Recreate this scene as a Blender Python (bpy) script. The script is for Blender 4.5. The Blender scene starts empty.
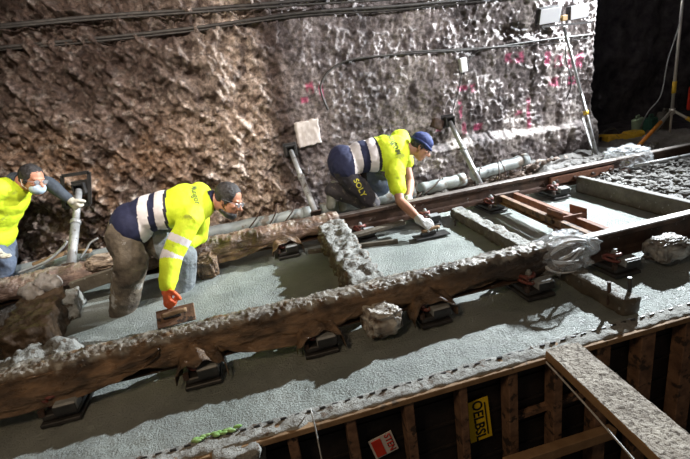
import bpy, bmesh, math, random
import numpy as np
from mathutils import Vector, Matrix, noise
from mathutils.bvhtree import BVHTree
random.seed(7)
SC = bpy.context.scene
COL = SC.collection
PI = math.pi

# ------------------------------------------------------------------ camera
H = 1.107                                    # camera height above the rail heads (z = 0)
F = 440.0
nv = Vector((191, 1300, F)).normalized()
v1 = Vector((2355, -495, F)); v1 = (v1 - nv * v1.dot(nv)).normalized()
v2 = nv.cross(v1)
if v2.z < 0: v2 = -v2
right = Vector((v1.x, v2.x, -nv.x)); down = Vector((v1.y, v2.y, -nv.y)); fwd = Vector((v1.z, v2.z, -nv.z))
cam = bpy.data.objects.new('camera', bpy.data.cameras.new('camera'))
COL.objects.link(cam)
M3 = Matrix((right, -down, -fwd)).transposed()
cam.matrix_world = Matrix.Translation((0, 0, H)) @ M3.to_4x4()
cam.data.sensor_width = 36; cam.data.lens = F / 690 * 36; cam.data.clip_start = .02
SC.camera = cam

# ------------------------------------------------------------------ world and lights
SC.view_settings.view_transform = 'Standard'; SC.view_settings.look = 'None'
SC.view_settings.exposure = 0.0; SC.view_settings.gamma = 1; SC.view_settings.use_curve_mapping = False
w = bpy.data.worlds.new('world'); SC.world = w; w.use_nodes = True
w.node_tree.nodes['Background'].inputs[0].default_value = (.75, .68, .62, 1)
w.node_tree.nodes['Background'].inputs[1].default_value = .08

def lamp(kind, name, loc, target, energy, color, size=.2, spot=None, blend=.3):
    l = bpy.data.lights.new(name, kind); l.energy = energy; l.color = color
    if kind == 'AREA': l.size = size
    else: l.shadow_soft_size = size
    if kind == 'SPOT': l.spot_size = math.radians(spot); l.spot_blend = blend
    o = bpy.data.objects.new(name, l); COL.objects.link(o); o.location = loc
    o.rotation_euler = (Vector(target) - Vector(loc)).to_track_quat('-Z', 'Y').to_euler()
    return o
KEY = Vector((5.15, 4.5, 2.25))
lamp('SPOT', 'tripod_floodlight', KEY, (-2.0, 2.1, -.1), 3600, (.88, .95, 1.0), .045, 108, 1.0)
lamp('SPOT', 'far_floodlight', (6.8, 1.9, 2.7), (1.3, 4.7, .85), 1500, (.96, .96, 1.0), .06, 50, .45)
lamp('SPOT', 'wall_fill', (2.2, 1.85, 2.7), (.9, 4.7, .95), 230, (1.0, .93, .90), .12, 62, .6)  # added fill light, evens out the middle of the wall
lamp('SPOT', 'side_fill', (-.6, 1.7, 2.8), (-.8, 4.5, .75), 420, (1.0, .90, .80), .12, 66, .6)  # added fill light for the left part of the wall
lamp('AREA', 'warm_fill', (-1.0, .1, 2.3), (.3, 2.6, -.1), 24, (1.0, .72, .46), .5)  # added warm fill from the camera side, lifts wraps and studs

# ------------------------------------------------------------------ pixel helpers (ray from the camera to a real plane)
def ray(px, py):
    p = Vector((px - 345, py - 229.5, F)); return Vector((p.dot(v1), p.dot(v2), -p.dot(nv)))
def gp(px, py, z):
    r = ray(px, py); t = (z - H) / r.z; return Vector((r.x * t, r.y * t, z))
def yp(px, py, Y):
    r = ray(px, py); t = Y / r.y; return Vector((r.x * t, Y, H + r.z * t))

# ------------------------------------------------------------------ materials
def mat(name, c1, c2=None, scale=8, rough=.7, bump=.3, bscale=40, metal=0, spec=.5, c3=None, s3=30, t3=.6, alpha=1, bdist=.01, stretch=(1, 1, 1), vcol=False, rough2=None, spread=.15):
    m = bpy.data.materials.new(name); m.use_nodes = True
    nt = m.node_tree; N = nt.nodes; L = nt.links; b = N['Principled BSDF']
    tc = N.new('ShaderNodeTexCoord'); mp = N.new('ShaderNodeMapping'); L.new(tc.outputs['Object'], mp.inputs[0])
    mp.inputs['Scale'].default_value = stretch
    def nz(s, d=6, r=.6):
        n = N.new('ShaderNodeTexNoise'); n.inputs['Scale'].default_value = s; n.inputs['Detail'].default_value = d
        n.inputs['Roughness'].default_value = r; L.new(mp.outputs[0], n.inputs['Vector']); return n.outputs['Fac']
    def ramp(src, a, bb, ca=(0, 0, 0, 1), cb=(1, 1, 1, 1)):
        r = N.new('ShaderNodeValToRGB'); r.color_ramp.elements[0].position = a; r.color_ramp.elements[1].position = bb
        r.color_ramp.elements[0].color = ca; r.color_ramp.elements[1].color = cb; L.new(src, r.inputs[0]); return r.outputs['Color']
    def mix(f, a, bb, mode='MIX'):
        x = N.new('ShaderNodeMix'); x.data_type = 'RGBA'; x.blend_type = mode
        if hasattr(f, 'type'): L.new(f, x.inputs[0])
        else: x.inputs[0].default_value = f
        for i, s in ((6, a), (7, bb)):
            if hasattr(s, 'type'): L.new(s, x.inputs[i])
            else: x.inputs[i].default_value = (*s, 1)
        return x.outputs[2]
    c2 = c2 or c1
    n1 = nz(scale)
    if vcol:
        at = N.new('ShaderNodeAttribute'); at.attribute_name = 'Col'
        v = ramp(n1, .5 - spread, .5 + spread, (*c1, 1), (*c2, 1))
        col = mix(1.0, at.outputs['Color'], v, 'MULTIPLY')
    else:
        col = mix(ramp(n1, .5 - spread, .5 + spread), c1, c2)
    if c3:
        col = mix(ramp(nz(s3), t3, t3 + .06), col, c3)
    L.new(col, b.inputs['Base Color'])
    b.inputs['Metallic'].default_value = metal
    if rough2 is not None:
        r = N.new('ShaderNodeMapRange'); L.new(nz(scale * 1.7), r.inputs[0]); r.inputs[1].default_value = .35; r.inputs[2].default_value = .65
        r.inputs[3].default_value = rough; r.inputs[4].default_value = rough2; L.new(r.outputs[0], b.inputs['Roughness'])
    else: b.inputs['Roughness'].default_value = rough
    b.inputs['Specular IOR Level'].default_value = spec
    b.inputs['Alpha'].default_value = alpha
    if bump:
        bn = N.new('ShaderNodeBump'); bn.inputs['Strength'].default_value = bump; bn.inputs['Distance'].default_value = bdist
        L.new(nz(bscale, 8, .65), bn.inputs['Height']); L.new(bn.outputs[0], b.inputs['Normal'])
    return m
MT = {}
def setup():
    M = MT
    M['rock'] = mat('rock', (.40, .38, .37), (1.5, 1.46, 1.44), 26, .62, 1.0, 70, bdist=.022, vcol=True, spread=.16, spec=.35, rough2=.5)
    M['recess'] = mat('shaded_recess_rock', (.03, .028, .036), (.085, .078, .085), 6, .95, .6, 25, spec=.2)  # near-black: the shade of the recess is put into the colour
    M['slab'] = mat('wet_concrete', (.88, .88, .88), (1.12, 1.12, 1.10), 6, .34, 1.0, 85, bdist=.022, vcol=True, rough2=.55)
    M['rubble'] = mat('rubble', (.085, .078, .07), (.21, .20, .185), 14, .75, .8, 60)
    M['rail'] = mat('rail_steel', (.055, .034, .026), (.12, .072, .05), 9, .5, .4, 60, metal=.35, c3=(.35, .36, .34), s3=26, t3=.64, rough2=.65)
    M['railtop'] = mat('rail_head_steel', (.13, .105, .09), (.26, .235, .215), 9, .5, .3, 60, metal=.3, rough2=.6)
    M['rust'] = mat('rust_steel', (.13, .05, .028), (.24, .11, .06), 14, .75, .4, 60, metal=.1, c3=(.12, .05, .03), s3=18, t3=.55)
    M['rustdk'] = mat('dark_rust', (.04, .024, .018), (.09, .05, .034), 16, .7, .4, 60)
    M['red'] = mat('clip_red', (.22, .055, .042), (.13, .045, .035), 30, .5, .3, 80, c3=(.3, .29, .27), s3=60, t3=.6)
    M['black'] = mat('black_steel', (.018, .018, .019), (.045, .042, .04), 20, .45, .3, 60)
    M['block'] = mat('pale_block', (.34, .36, .36), (.20, .21, .21), 20, .5, .4, 50)
    M['wrap'] = mat('muddy_plastic', (.45, .43, .42), (1.45, 1.38, 1.3), 16, .20, .9, 17, vcol=True, rough2=.55, bdist=.035, spec=.6, stretch=(.5, 1, 1.3))
    M['wood'] = mat('timber', (.20, .12, .06), (.34, .22, .12), 10, .8, .4, 40, stretch=(1, 1, 1), c3=(.1, .07, .045), s3=14, t3=.58)
    M['stud'] = mat('form_stud', (.12, .065, .04), (.27, .155, .09), 14, .75, .5, 50, c3=(.045, .03, .022), s3=16, t3=.54)
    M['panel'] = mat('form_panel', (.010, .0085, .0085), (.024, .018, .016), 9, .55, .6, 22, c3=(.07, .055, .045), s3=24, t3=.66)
    M['plank'] = mat('plank_top', (.30, .26, .215), (.50, .45, .38), 11, .85, .8, 55, c3=(.13, .105, .08), s3=70, t3=.52, bdist=.02)
    M['plankside'] = mat('plank_side', (.26, .15, .07), (.36, .22, .11), 10, .8, .4, 40)
    M['edge'] = mat('edge_crust', (.24, .235, .215), (.42, .42, .39), 24, .8, 1, 60, c3=(.15, .11, .08), s3=18, t3=.6, bdist=.02)
    M['green'] = mat('green_paint', (.2, .42, .10), (.34, .5, .2), 30, .7, .5, 60)
    M['cement'] = mat('cement_crust', (.20, .20, .18), (.36, .365, .34), 18, .65, 1, 45, c3=(.10, .075, .05), s3=24, t3=.54, bdist=.02)
    M['beam'] = mat('beam_mud', (.065, .052, .036), (.13, .11, .08), 10, .6, .6, 40, c3=(.3, .3, .28), s3=34, t3=.63)
    M['mud'] = mat('mud_sheet', (.07, .048, .03), (.17, .115, .07), 10, .35, .8, 20, bdist=.03)
    M['curb'] = mat('curb_concrete', (.08, .072, .06), (.14, .13, .115), 8, .7, .6, 40)
    M['pipe'] = mat('grey_pipe', (.24, .265, .265), (.34, .37, .36), 7, .5, .4, 40, c3=(.17, .14, .11), s3=6, t3=.6)
    M['prop'] = mat('galvanised', (.28, .28, .28), (.42, .43, .43), 14, .45, .4, 50, metal=.3, c3=(.14, .12, .10), s3=18, t3=.58)
    M['cable'] = mat('cable_grime', (.025, .022, .02), (.06, .052, .045), 15, .6, .3, 50)
    M['clear'] = mat('clear_plastic', (.62, .66, .68), (.85, .88, .9), 12, .16, .8, 30, alpha=.30, spec=.8, bdist=.02)
    M['clear2'] = mat('clear_plastic_muddy', (.42, .38, .34), (.7, .68, .66), 10, .2, .8, 26, alpha=.75, spec=.8, bdist=.02)
    M['yellowhv'] = mat('hivis_yellow', (.62, .80, .02), (.74, .90, .03), 6, .75, .35, 14, bdist=.02, c3=(.42, .50, .04), s3=9, t3=.62)
    M['navy'] = mat('navy_fabric', (.010, .013, .045), (.018, .022, .065), 12, .8, .4, 30)
    M['navycap'] = mat('navy_cap', (.012, .022, .10), (.02, .04, .16), 12, .8, .4, 30)
    M['refl'] = mat('reflective_tape', (.72, .68, .68), (.84, .80, .80), 14, .4, .2, 30)
    M['darkpipe'] = mat('jacket_piping', (.02, .02, .03))
    M['trbrown'] = mat('muddy_trousers', (.06, .045, .032), (.19, .155, .11), 9, .8, .8, 24, c3=(.42, .41, .38), s3=8, t3=.60, bdist=.02)
    M['trgrey'] = mat('grey_trousers', (.15, .17, .18), (.26, .28, .29), 8, .8, .6, 24, c3=(.08, .08, .08), s3=9, t3=.6, bdist=.02)
    M['trdark'] = mat('dark_trousers', (.016, .016, .026), (.05, .042, .045), 8, .8, .6, 24, c3=(.14, .12, .10), s3=16, t3=.6, bdist=.02)
    M['jean'] = mat('blue_grey_trousers', (.07, .10, .16), (.17, .2, .26), 8, .8, .6, 24, bdist=.02)
    M['sleeve'] = mat('charcoal_sleeve', (.035, .045, .06), (.06, .075, .095), 10, .8, .4, 30, bdist=.02)
    M['boot'] = mat('rubber_boot', (.12, .125, .095), (.24, .24, .20), 10, .6, .4, 30)
    M['skin'] = mat('skin', (.46, .20, .12), (.56, .27, .17), 12, .5, .15, 40)
    M['skin2'] = mat('skin_tan', (.38, .19, .125), (.46, .24, .16), 12, .55, .15, 40)
    M['hair'] = mat('dark_hair', (.012, .010, .010), (.05, .045, .045), 50, .6, .6, 120)
    M['orange'] = mat('orange_rubber', (.75, .11, .03), (.88, .2, .07), 20, .4, .4, 40)
    M['glove'] = mat('work_glove', (.42, .38, .30), (.6, .56, .47), 20, .8, .5, 50)
    M['glovegrey'] = mat('grey_glove', (.42, .42, .41), (.6, .6, .58), 20, .7, .5, 50)
    M['mask'] = mat('mask_fabric', (.45, .60, .72), (.6, .72, .8), 20, .8, .2, 40)
    M['white'] = mat('pale_paint', (.62, .62, .62), (.75, .75, .75), 12, .5, .2, 30)
    M['lens'] = mat('lamp_lens', (.86, .89, .93), (.92, .94, .96), 6, .6, .05, 30)
    M['amber'] = mat('amber_box', (.62, .40, .16), (.72, .5, .22), 10, .5, .2, 30)
    M['yellow'] = mat('yellow_paint', (.62, .38, .02), (.75, .5, .05), 10, .55, .3, 30, c3=(.3, .2, .05), s3=14, t3=.6)
    M['tapeor'] = mat('orange_paint', (.80, .26, .03), (.9, .4, .05), 14, .55, .3, 30)
    M['pole'] = mat('pole_metal', (.42, .40, .36), (.55, .52, .48), 9, .4, .2, 30, metal=.3)
    M['jgreen'] = mat('green_plastic', (.02, .08, .055), (.035, .12, .08), 10, .5, .2, 30)
    M['jpale'] = mat('pale_green_plastic', (.30, .42, .28), (.38, .5, .34), 10, .5, .2, 30)
    M['signy'] = mat('sign_yellow', (.85, .58, .012), (.9, .62, .02), 10, .5, .1, 30)
    M['signw'] = mat('sign_white', (.62, .58, .54), (.72, .68, .64), 10, .5, .1, 30)
    M['signr'] = mat('sign_red', (.58, .03, .02), (.68, .06, .03), 10, .5, .1, 30)
    M['ink'] = mat('sign_ink', (.01, .01, .012), None, 10, .6, 0)
    M['inkg'] = mat('vest_ink', (.10, .13, .04), None, 10, .8, 0)
    M['inky'] = mat('yellow_print', (.62, .56, .05), None, 10, .8, 0)
    M['patch'] = mat('pale_patch', (.50, .45, .42), (.62, .57, .53), 8, .8, .4, 30)
    M['rope'] = mat('white_cord', (.5, .5, .48), (.68, .68, .66), 40, .8, .5, 120)
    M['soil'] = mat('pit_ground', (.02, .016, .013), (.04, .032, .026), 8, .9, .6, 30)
    M['rockd'] = mat('loose_rock', (.16, .11, .085), (.40, .33, .28), 6, .7, .8, 40, bdist=.02)
    M['glass'] = mat('spectacle', (.3, .32, .34), None, 10, .1, 0, alpha=.6)
setup()

# ------------------------------------------------------------------ object helpers
ORG = {}
def tag(o, label=None, cat=None, group=None, kind=None):
    if label: o['label'] = label
    if cat: o['category'] = cat
    if group: o['group'] = group
    if kind: o['kind'] = kind
    return o
def thing(name, loc, label, cat, group=None):
    o = bpy.data.objects.new(name, None); COL.objects.link(o); o.location = loc; o.empty_display_size = .1
    ORG[o] = Vector(loc); return tag(o, label, cat, group)
def link(name, me, m, parent=None, world=True):
    """Link a mesh given in world coordinates (or local ones when world is False)."""
    ms = m if isinstance(m, (list, tuple)) else [m]
    if not me.materials:
        for x in ms: me.materials.append(MT[x] if isinstance(x, str) else x)
    o = bpy.data.objects.new(name, me); COL.objects.link(o)
    if parent is not None:
        o.parent = parent; g = ORG.get(parent, Vector())
        ORG[o] = g
        if world: me.transform(Matrix.Translation(-g))
    elif world:
        n = len(me.vertices); co = np.empty(n * 3); me.vertices.foreach_get('co', co); co = co.reshape(-1, 3)
        mn, mx = co.min(0), co.max(0); g = Vector(((mn[0] + mx[0]) / 2, (mn[1] + mx[1]) / 2, mn[2]))
        me.transform(Matrix.Translation(-g)); o.location = g; ORG[o] = g
    return o
class MB:
    def __init__(s): s.bm = bmesh.new(); s.mi = 0
    def _f(s, fs, smooth=False):
        for f in fs: f.material_index = s.mi; f.smooth = smooth
    def box(s, c, size, rot=None, bevel=0):
        r = bmesh.ops.create_cube(s.bm, size=1); vs = r['verts']
        M = Matrix.Translation(c) @ (rot.to_4x4() if rot is not None else Matrix()) @ Matrix.Diagonal((*size, 1))
        bmesh.ops.transform(s.bm, matrix=M, verts=vs)
        fs = {f for v in vs for f in v.link_faces}; s._f(fs)
        if bevel:
            es = {e for v in vs for e in v.link_edges}
            rr = bmesh.ops.bevel(s.bm, geom=list(es), offset=bevel, segments=1, affect='EDGES'); s._f(rr['faces'])
        return s
    def beam(s, a, b, wd, ht, bevel=0, up=(0, 0, 1)):
        a = Vector(a); b = Vector(b); d = (b - a); x = d.normalized(); y = Vector(up).cross(x).normalized(); z = x.cross(y)
        return s.box((a + b) / 2, (d.length, wd, ht), Matrix((x, y, z)).transposed(), bevel)
    def ball(s, c, r, rot=None, sub=2):
        if not hasattr(r, '__len__'): r = (r, r, r)
        q = bmesh.ops.create_icosphere(s.bm, subdivisions=sub, radius=1)
        M = Matrix.Translation(c) @ (rot.to_4x4() if rot is not None else Matrix()) @ Matrix.Diagonal((*r, 1))
        bmesh.ops.transform(s.bm, matrix=M, verts=q['verts']); s._f({f for v in q['verts'] for f in v.link_faces}, True); return s
    def cone(s, a, b, r1, r2, seg=14, smooth=True):
        a = Vector(a); b = Vector(b); d = b - a
        if d.length < 1e-6: return s
        q = bmesh.ops.create_cone(s.bm, cap_ends=True, segments=seg, radius1=max(r1, 1e-4), radius2=max(r2, 1e-4), depth=d.length)
        M = Matrix.Translation((a + b) / 2) @ d.to_track_quat('Z', 'Y').to_matrix().to_4x4()
        bmesh.ops.transform(s.bm, matrix=M, verts=q['verts'])
        fs = {f for v in q['verts'] for f in v.link_faces}; s._f(fs)
        if smooth:
            for f in fs:
                if len(f.verts) == 4: f.smooth = True
        return s
    def cap(s, a, b, r1, r2): s.ball(a, r1); s.ball(b, r2); return s.cone(a, b, r1, r2)
    def tube(s, pts, r, seg=8, caps=True):
        pts = [Vector(p) for p in pts]; rings = []; n = len(pts)
        up = Vector((0, 0, 1))
        for i, p in enumerate(pts):
            t = (pts[min(i + 1, n - 1)] - pts[max(i - 1, 0)]).normalized()
            if abs(t.dot(up)) > .97: up = Vector((0, 1, 0))
            x = up.cross(t).normalized(); y = t.cross(x); up = y
            rr = r[i] if hasattr(r, '__len__') else r
            rings.append([s.bm.verts.new(p + (x * math.cos(2 * PI * k / seg) + y * math.sin(2 * PI * k / seg)) * rr) for k in range(seg)])
        for i in range(n - 1):
            for k in range(seg):
                f = s.bm.faces.new((rings[i][k], rings[i][(k + 1) % seg], rings[i + 1][(k + 1) % seg], rings[i + 1][k])); f.smooth = True; f.material_index = s.mi
        if caps:
            for q in (rings[0][::-1], rings[-1]): s.bm.faces.new(q).material_index = s.mi
        return s
    def prism(s, prof, x0, x1):
        """profile in (y, z), extruded along x"""
        A = [s.bm.verts.new((x0, y, z)) for y, z in prof]; B = [s.bm.verts.new((x1, y, z)) for y, z in prof]; n = len(prof)
        fs = [s.bm.faces.new((A[k], A[(k + 1) % n], B[(k + 1) % n], B[k])) for k in range(n)] + [s.bm.faces.new(A[::-1]), s.bm.faces.new(B)]
        s._f(fs); return s
    def mesh(s, name='m'):
        bmesh.ops.recalc_face_normals(s.bm, faces=s.bm.faces)
        me = bpy.data.meshes.new(name); s.bm.to_mesh(me); s.bm.free(); return me
    def build(s, name, m, parent=None, world=True): return link(name, s.mesh(name), m, parent, world)
def smoothpath(pts, n=8):
    pts = [Vector(p) for p in pts]; out = []
    P = [pts[0]] + pts + [pts[-1]]
    for i in range(1, len(P) - 2):
        for k in range(n):
            t = k / n; a, b, c, d = P[i - 1], P[i], P[i + 1], P[i + 2]
            out.append(.5 * ((2 * b) + (c - a) * t + (2 * a - 5 * b + 4 * c - d) * t * t + (3 * b - a - 3 * c + d) * t ** 3))
    out.append(pts[-1]); return out
def fr(x, y, z, s, o=4): return noise.fractal(Vector((x * s, y * s, z * s)), .9, 2.1, o)
def displace(me, fn):
    n = len(me.vertices); co = np.empty(n * 3); me.vertices.foreach_get('co', co); co = co.reshape(-1, 3)
    no = np.empty(n * 3); me.vertices.foreach_get('normal', no); no = no.reshape(-1, 3)
    d = np.array([fn(Vector(co[i]), Vector(no[i])) for i in range(n)])
    co = co + no * d[:, None]; me.vertices.foreach_set('co', co.ravel()); me.update()
def organic(mb, voxel=.01, it=6, fac=.5):
    me = mb.mesh('tmp'); o = bpy.data.objects.new('tmp', me); COL.objects.link(o)
    r = o.modifiers.new('r', 'REMESH'); r.mode = 'VOXEL'; r.voxel_size = voxel; r.use_smooth_shade = True
    if it: sm = o.modifiers.new('s', 'SMOOTH'); sm.factor = fac; sm.iterations = it
    dg = bpy.context.evaluated_depsgraph_get(); out = bpy.data.meshes.new_from_object(o.evaluated_get(dg))
    bpy.data.objects.remove(o); out.materials.clear(); return out
def setcol(me, cols):
    a = me.color_attributes.new('Col', 'FLOAT_COLOR', 'POINT')
    c = np.ones((len(me.vertices), 4)); c[:, :3] = cols; a.data.foreach_set('color', c.ravel())
def grid(nu, nv_, fn, colfn=None, flip=False):
    vs = []; cs = []
    for j in range(nv_):
        for i in range(nu):
            p = fn(i / (nu - 1), j / (nv_ - 1)); vs.append(p)
            if colfn: cs.append(colfn(p))
    fs = []
    for j in range(nv_ - 1):
        for i in range(nu - 1):
            a = j * nu + i; q = (a, a + 1, a + nu + 1, a + nu); fs.append(q[::-1] if flip else q)
    me = bpy.data.meshes.new('grid'); me.from_pydata(vs, [], fs); me.polygons.foreach_set('use_smooth', [True] * len(fs))
    if colfn: setcol(me, np.array(cs))
    return me
def lerp(a, b, t): return a + (b - a) * t
def sst(a, b, x): t = min(1, max(0, (x - a) / (b - a))); return t * t * (3 - 2 * t)
def mixc(a, b, t): return tuple(lerp(a[i], b[i], t) for i in range(3))
def textmesh(s, size, mirror=False):
    c = bpy.data.curves.new('t', 'FONT'); c.body = s; c.size = size; c.align_x = 'CENTER'; c.align_y = 'CENTER'; c.resolution_u = 3; c.offset = size * .012
    o = bpy.data.objects.new('t', c); COL.objects.link(o); dg = bpy.context.evaluated_depsgraph_get()
    me = bpy.data.meshes.new_from_object(o.evaluated_get(dg)); bpy.data.objects.remove(o); me.materials.clear(); return me
def thicken(me, t):
    bm = bmesh.new(); bm.from_mesh(me); r = bmesh.ops.extrude_face_region(bm, geom=bm.faces[:])
    bmesh.ops.translate(bm, verts=[v for v in r['geom'] if isinstance(v, bmesh.types.BMVert)], vec=(0, 0, t))
    bmesh.ops.recalc_face_normals(bm, faces=bm.faces); bm.to_mesh(me); bm.free(); return me

# ================================================================== THE SETTING
SLAB = -.24
WY = 4.72
def wall_y(x, z):
    left = 1 - sst(.2, .7, x + .12 * fr(0, 0, z, 2, 2))
    y = WY + .0
    y -= .05 * left + .05 * sst(-1.0, -2.2, x) * sst(1.3, .4, z)
    big = fr(x, 3.3, z, 1.3, 3); med = fr(x + 4, 1.7, z, 5.5, 5)
    cr = 1 - abs(fr(x, 7.1, z * .8, 9, 4)) * 1.6
    cr2 = abs(fr(x, 2.9, z, 12, 3)); st = fr(x * 1.6 + z * .9, 4.4, z * .55, 7, 4); ch = abs(fr(x + z * .3, 12.2, z * .8, 3.2, 4))
    y -= left * (.08 * big + .075 * med + .02 * cr - .03 * cr2 - .16 * ch + .06 * st) + (1 - left) * (.035 * big + .016 * med + .012 * cr - .012 * cr2 - .022 * ch + .016 * fr(x, 6.6, z, 17, 4))
    f = fr(x, 9.9, z, 26, 3); y -= (.022 * left + .016) * f
    # low cast ledge towards the right
    y -= (1 - left) * .10 * sst(.30 + .04 * math.sin(x * 3), .20, z) * sst(1.3, 1.7, x)
    y += .006 * (1 - left) * (abs(((x * .08 + z) * 2.2) % 1 - .5) < .03)
    y += .18 * sst(1.7, 2.7, z) * -1
    return y
def wall_col(p):
    x, y, z = p; a = .5 + .9 * fr(x, 2.2, z, 3, 4); b = .5 + fr(x, 5.5, z, 11, 4)
    a = min(1, max(0, a)); b = min(1, max(0, b))
    t = sst(.15, .6, x + .15 * fr(0, 1, z, 2, 2))
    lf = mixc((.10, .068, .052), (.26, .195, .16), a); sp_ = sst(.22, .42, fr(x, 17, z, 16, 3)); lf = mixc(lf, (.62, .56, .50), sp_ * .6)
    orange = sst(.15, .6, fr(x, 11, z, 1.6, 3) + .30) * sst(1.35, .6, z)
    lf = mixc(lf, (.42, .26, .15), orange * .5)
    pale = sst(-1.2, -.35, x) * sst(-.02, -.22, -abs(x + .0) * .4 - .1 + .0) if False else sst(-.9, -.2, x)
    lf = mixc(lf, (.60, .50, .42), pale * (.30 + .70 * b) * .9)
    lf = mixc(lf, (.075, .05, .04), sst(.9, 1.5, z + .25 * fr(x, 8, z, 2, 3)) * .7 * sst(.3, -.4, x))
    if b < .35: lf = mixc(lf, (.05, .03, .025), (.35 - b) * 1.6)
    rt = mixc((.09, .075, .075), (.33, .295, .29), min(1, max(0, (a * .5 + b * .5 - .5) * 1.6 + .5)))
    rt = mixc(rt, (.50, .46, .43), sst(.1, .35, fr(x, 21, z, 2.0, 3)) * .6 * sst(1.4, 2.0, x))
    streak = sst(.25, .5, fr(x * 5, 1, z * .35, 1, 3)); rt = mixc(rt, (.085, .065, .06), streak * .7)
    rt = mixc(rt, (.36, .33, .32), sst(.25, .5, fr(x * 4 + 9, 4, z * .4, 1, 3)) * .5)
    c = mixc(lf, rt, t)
    # dark seam and narrow dark streak
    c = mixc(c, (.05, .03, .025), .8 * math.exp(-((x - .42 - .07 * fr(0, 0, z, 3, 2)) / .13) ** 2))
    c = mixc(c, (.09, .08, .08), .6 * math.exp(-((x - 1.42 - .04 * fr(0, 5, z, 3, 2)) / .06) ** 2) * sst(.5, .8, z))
    # sprayed pink survey marks
    for (mx, mz, sx, sz) in PINK:
        d = max(abs(x - mx) / sx, abs(z - mz) / sz)
        if d < 1.15:
            n = fr(x, 31, z, 14, 3)
            c = mixc(c, (.60, .06, .20), .68 * sst(1.15, .6, d) * sst(-.55, .05, n))
    return c
PINK = []
for (px, py, wx, wz) in [(510, 58, 5, 6), (521, 57, 6, 6), (549, 58, 4, 8), (560, 61, 5, 7), (572, 60, 4, 9), (582, 60, 5, 9), (556, 82, 7, 6), (576, 80, 7, 5),
                         (531, 108, 2.4, 12), (531, 124, 2.4, 8), (521, 113, 5, 3), (464, 88, 6, 3), (474, 88, 3, 5), (462, 110, 2.5, 11), (466, 129, 2.5, 8), (480, 127, 6, 4),
                         (310, 88, 4, 6), (322, 92, 2.5, 8), (305, 100, 4, 3), (440, 128, 4, 4)]:
    q = yp(px, py, 4.68); PINK.append((q.x, q.z, wx / 98, wz / 98))
WX0, WX1, WZ0, WZ1 = -4.0, 4.24, -.5, 2.7
def wfn(u, v):
    x = lerp(WX0, WX1, u); z = lerp(WZ0, WZ1, v); y = wall_y(x, z)
    y += .25 * sst(WX1 - .07, WX1 + .01, x) ** 2
    return (x, y, z)
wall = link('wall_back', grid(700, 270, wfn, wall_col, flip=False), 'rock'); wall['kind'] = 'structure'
# return of the wall and the dark recess beyond it
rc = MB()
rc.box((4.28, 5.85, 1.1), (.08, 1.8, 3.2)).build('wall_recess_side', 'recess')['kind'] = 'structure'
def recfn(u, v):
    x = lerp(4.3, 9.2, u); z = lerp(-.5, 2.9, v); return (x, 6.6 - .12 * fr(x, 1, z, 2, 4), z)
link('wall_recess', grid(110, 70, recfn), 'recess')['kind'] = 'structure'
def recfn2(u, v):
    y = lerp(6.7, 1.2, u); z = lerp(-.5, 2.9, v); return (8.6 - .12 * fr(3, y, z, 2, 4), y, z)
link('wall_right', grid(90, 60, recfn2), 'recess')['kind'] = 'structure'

def floor_z(x, y):
    z = SLAB + .006 * fr(x, y, 0, 4, 3)
    rough = .35
    if 2.3 < y < 3.6: rough = .18
    if y < 2.1: rough = .9
    z += rough * .010 * fr(x, y, 2, 22, 3)
    pit = sst(-1.72, -1.85, x) * sst(2.25, 2.4, y) * sst(3.9, 3.75, y)
    z -= .10 * pit
    dirt = sst(3.95, 4.15, y); z += dirt * (.03 + .05 * fr(x, y, 4, 3, 4) + .02 * fr(x, y, 5, 14, 3))
    hp = sst(3.12, 3.26, x) * sst(2.3, 2.5, y) * sst(6.2, 5.2, x)
    z += hp * (.10 + .03 * fr(x, y, 8, 7, 4))
    z += .02 * sst(2.9, 3.05, x) * sst(2.0, 1.75, y) * fr(x, y, 3, 12, 3)
    return z
def floor_col(p):
    x, y, z = p; n = .5 + fr(x, y, 6, 2.2, 3); n = min(1, max(0, n))
    c = mixc((.25, .285, .265), (.345, .375, .355), n)
    c = mixc(c, (.11, .085, .062), .9 * sst(4.0, 4.2, y))
    c = mixc(c, (.075, .05, .032), sst(-1.70, -1.85, x) * sst(2.25, 2.35, y))
    c = mixc(c, (.20, .19, .18), sst(3.12, 3.26, x) * sst(2.3, 2.5, y))
    c = mixc(c, (.05, .045, .04), sst(4.8, 5.3, y) * sst(3.8, 4.0, x))  # recess shade carried into the floor colour
    return c
def ffn(u, v):
    x = lerp(-4.0, 7.0, u); y = lerp(1.63, 5.0, v); return (x, y, floor_z(x, y))
fl = link('floor', grid(600, 185, ffn, floor_col), 'slab'); fl['kind'] = 'structure'
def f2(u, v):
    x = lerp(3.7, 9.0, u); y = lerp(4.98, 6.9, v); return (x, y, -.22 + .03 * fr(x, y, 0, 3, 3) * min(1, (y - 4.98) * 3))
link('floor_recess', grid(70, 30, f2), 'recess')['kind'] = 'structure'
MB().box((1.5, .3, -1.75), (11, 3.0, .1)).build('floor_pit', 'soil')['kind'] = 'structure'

# ================================================================== FORMWORK along the slab edge
fw = thing('formwork', (1.0, 1.6, -1.7), 'dark timber formwork wall with brown upright studs holding the front edge of the poured slab', 'formwork')
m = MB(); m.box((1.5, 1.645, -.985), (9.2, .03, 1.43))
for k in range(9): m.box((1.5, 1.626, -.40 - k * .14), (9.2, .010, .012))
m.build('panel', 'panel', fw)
studs = [(-.06, .045), (.20, .045), (.47, .045), (.735, .04), (.99, .05), (1.235, .05), (1.49, .075), (1.75, .085), (2.02, .09), (2.30, .09), (2.58, .09), (2.86, .09)]
for sx, sw in studs:
    MB().box((sx, 1.578, -.965), (sw, .075, 1.38), None, .004).build('stud', 'stud', fw)
m = MB(); m.box((1.5, 1.575, -.258), (9.2, .10, .028), None, .003); m.build('top_plate', 'wood', fw)
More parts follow.
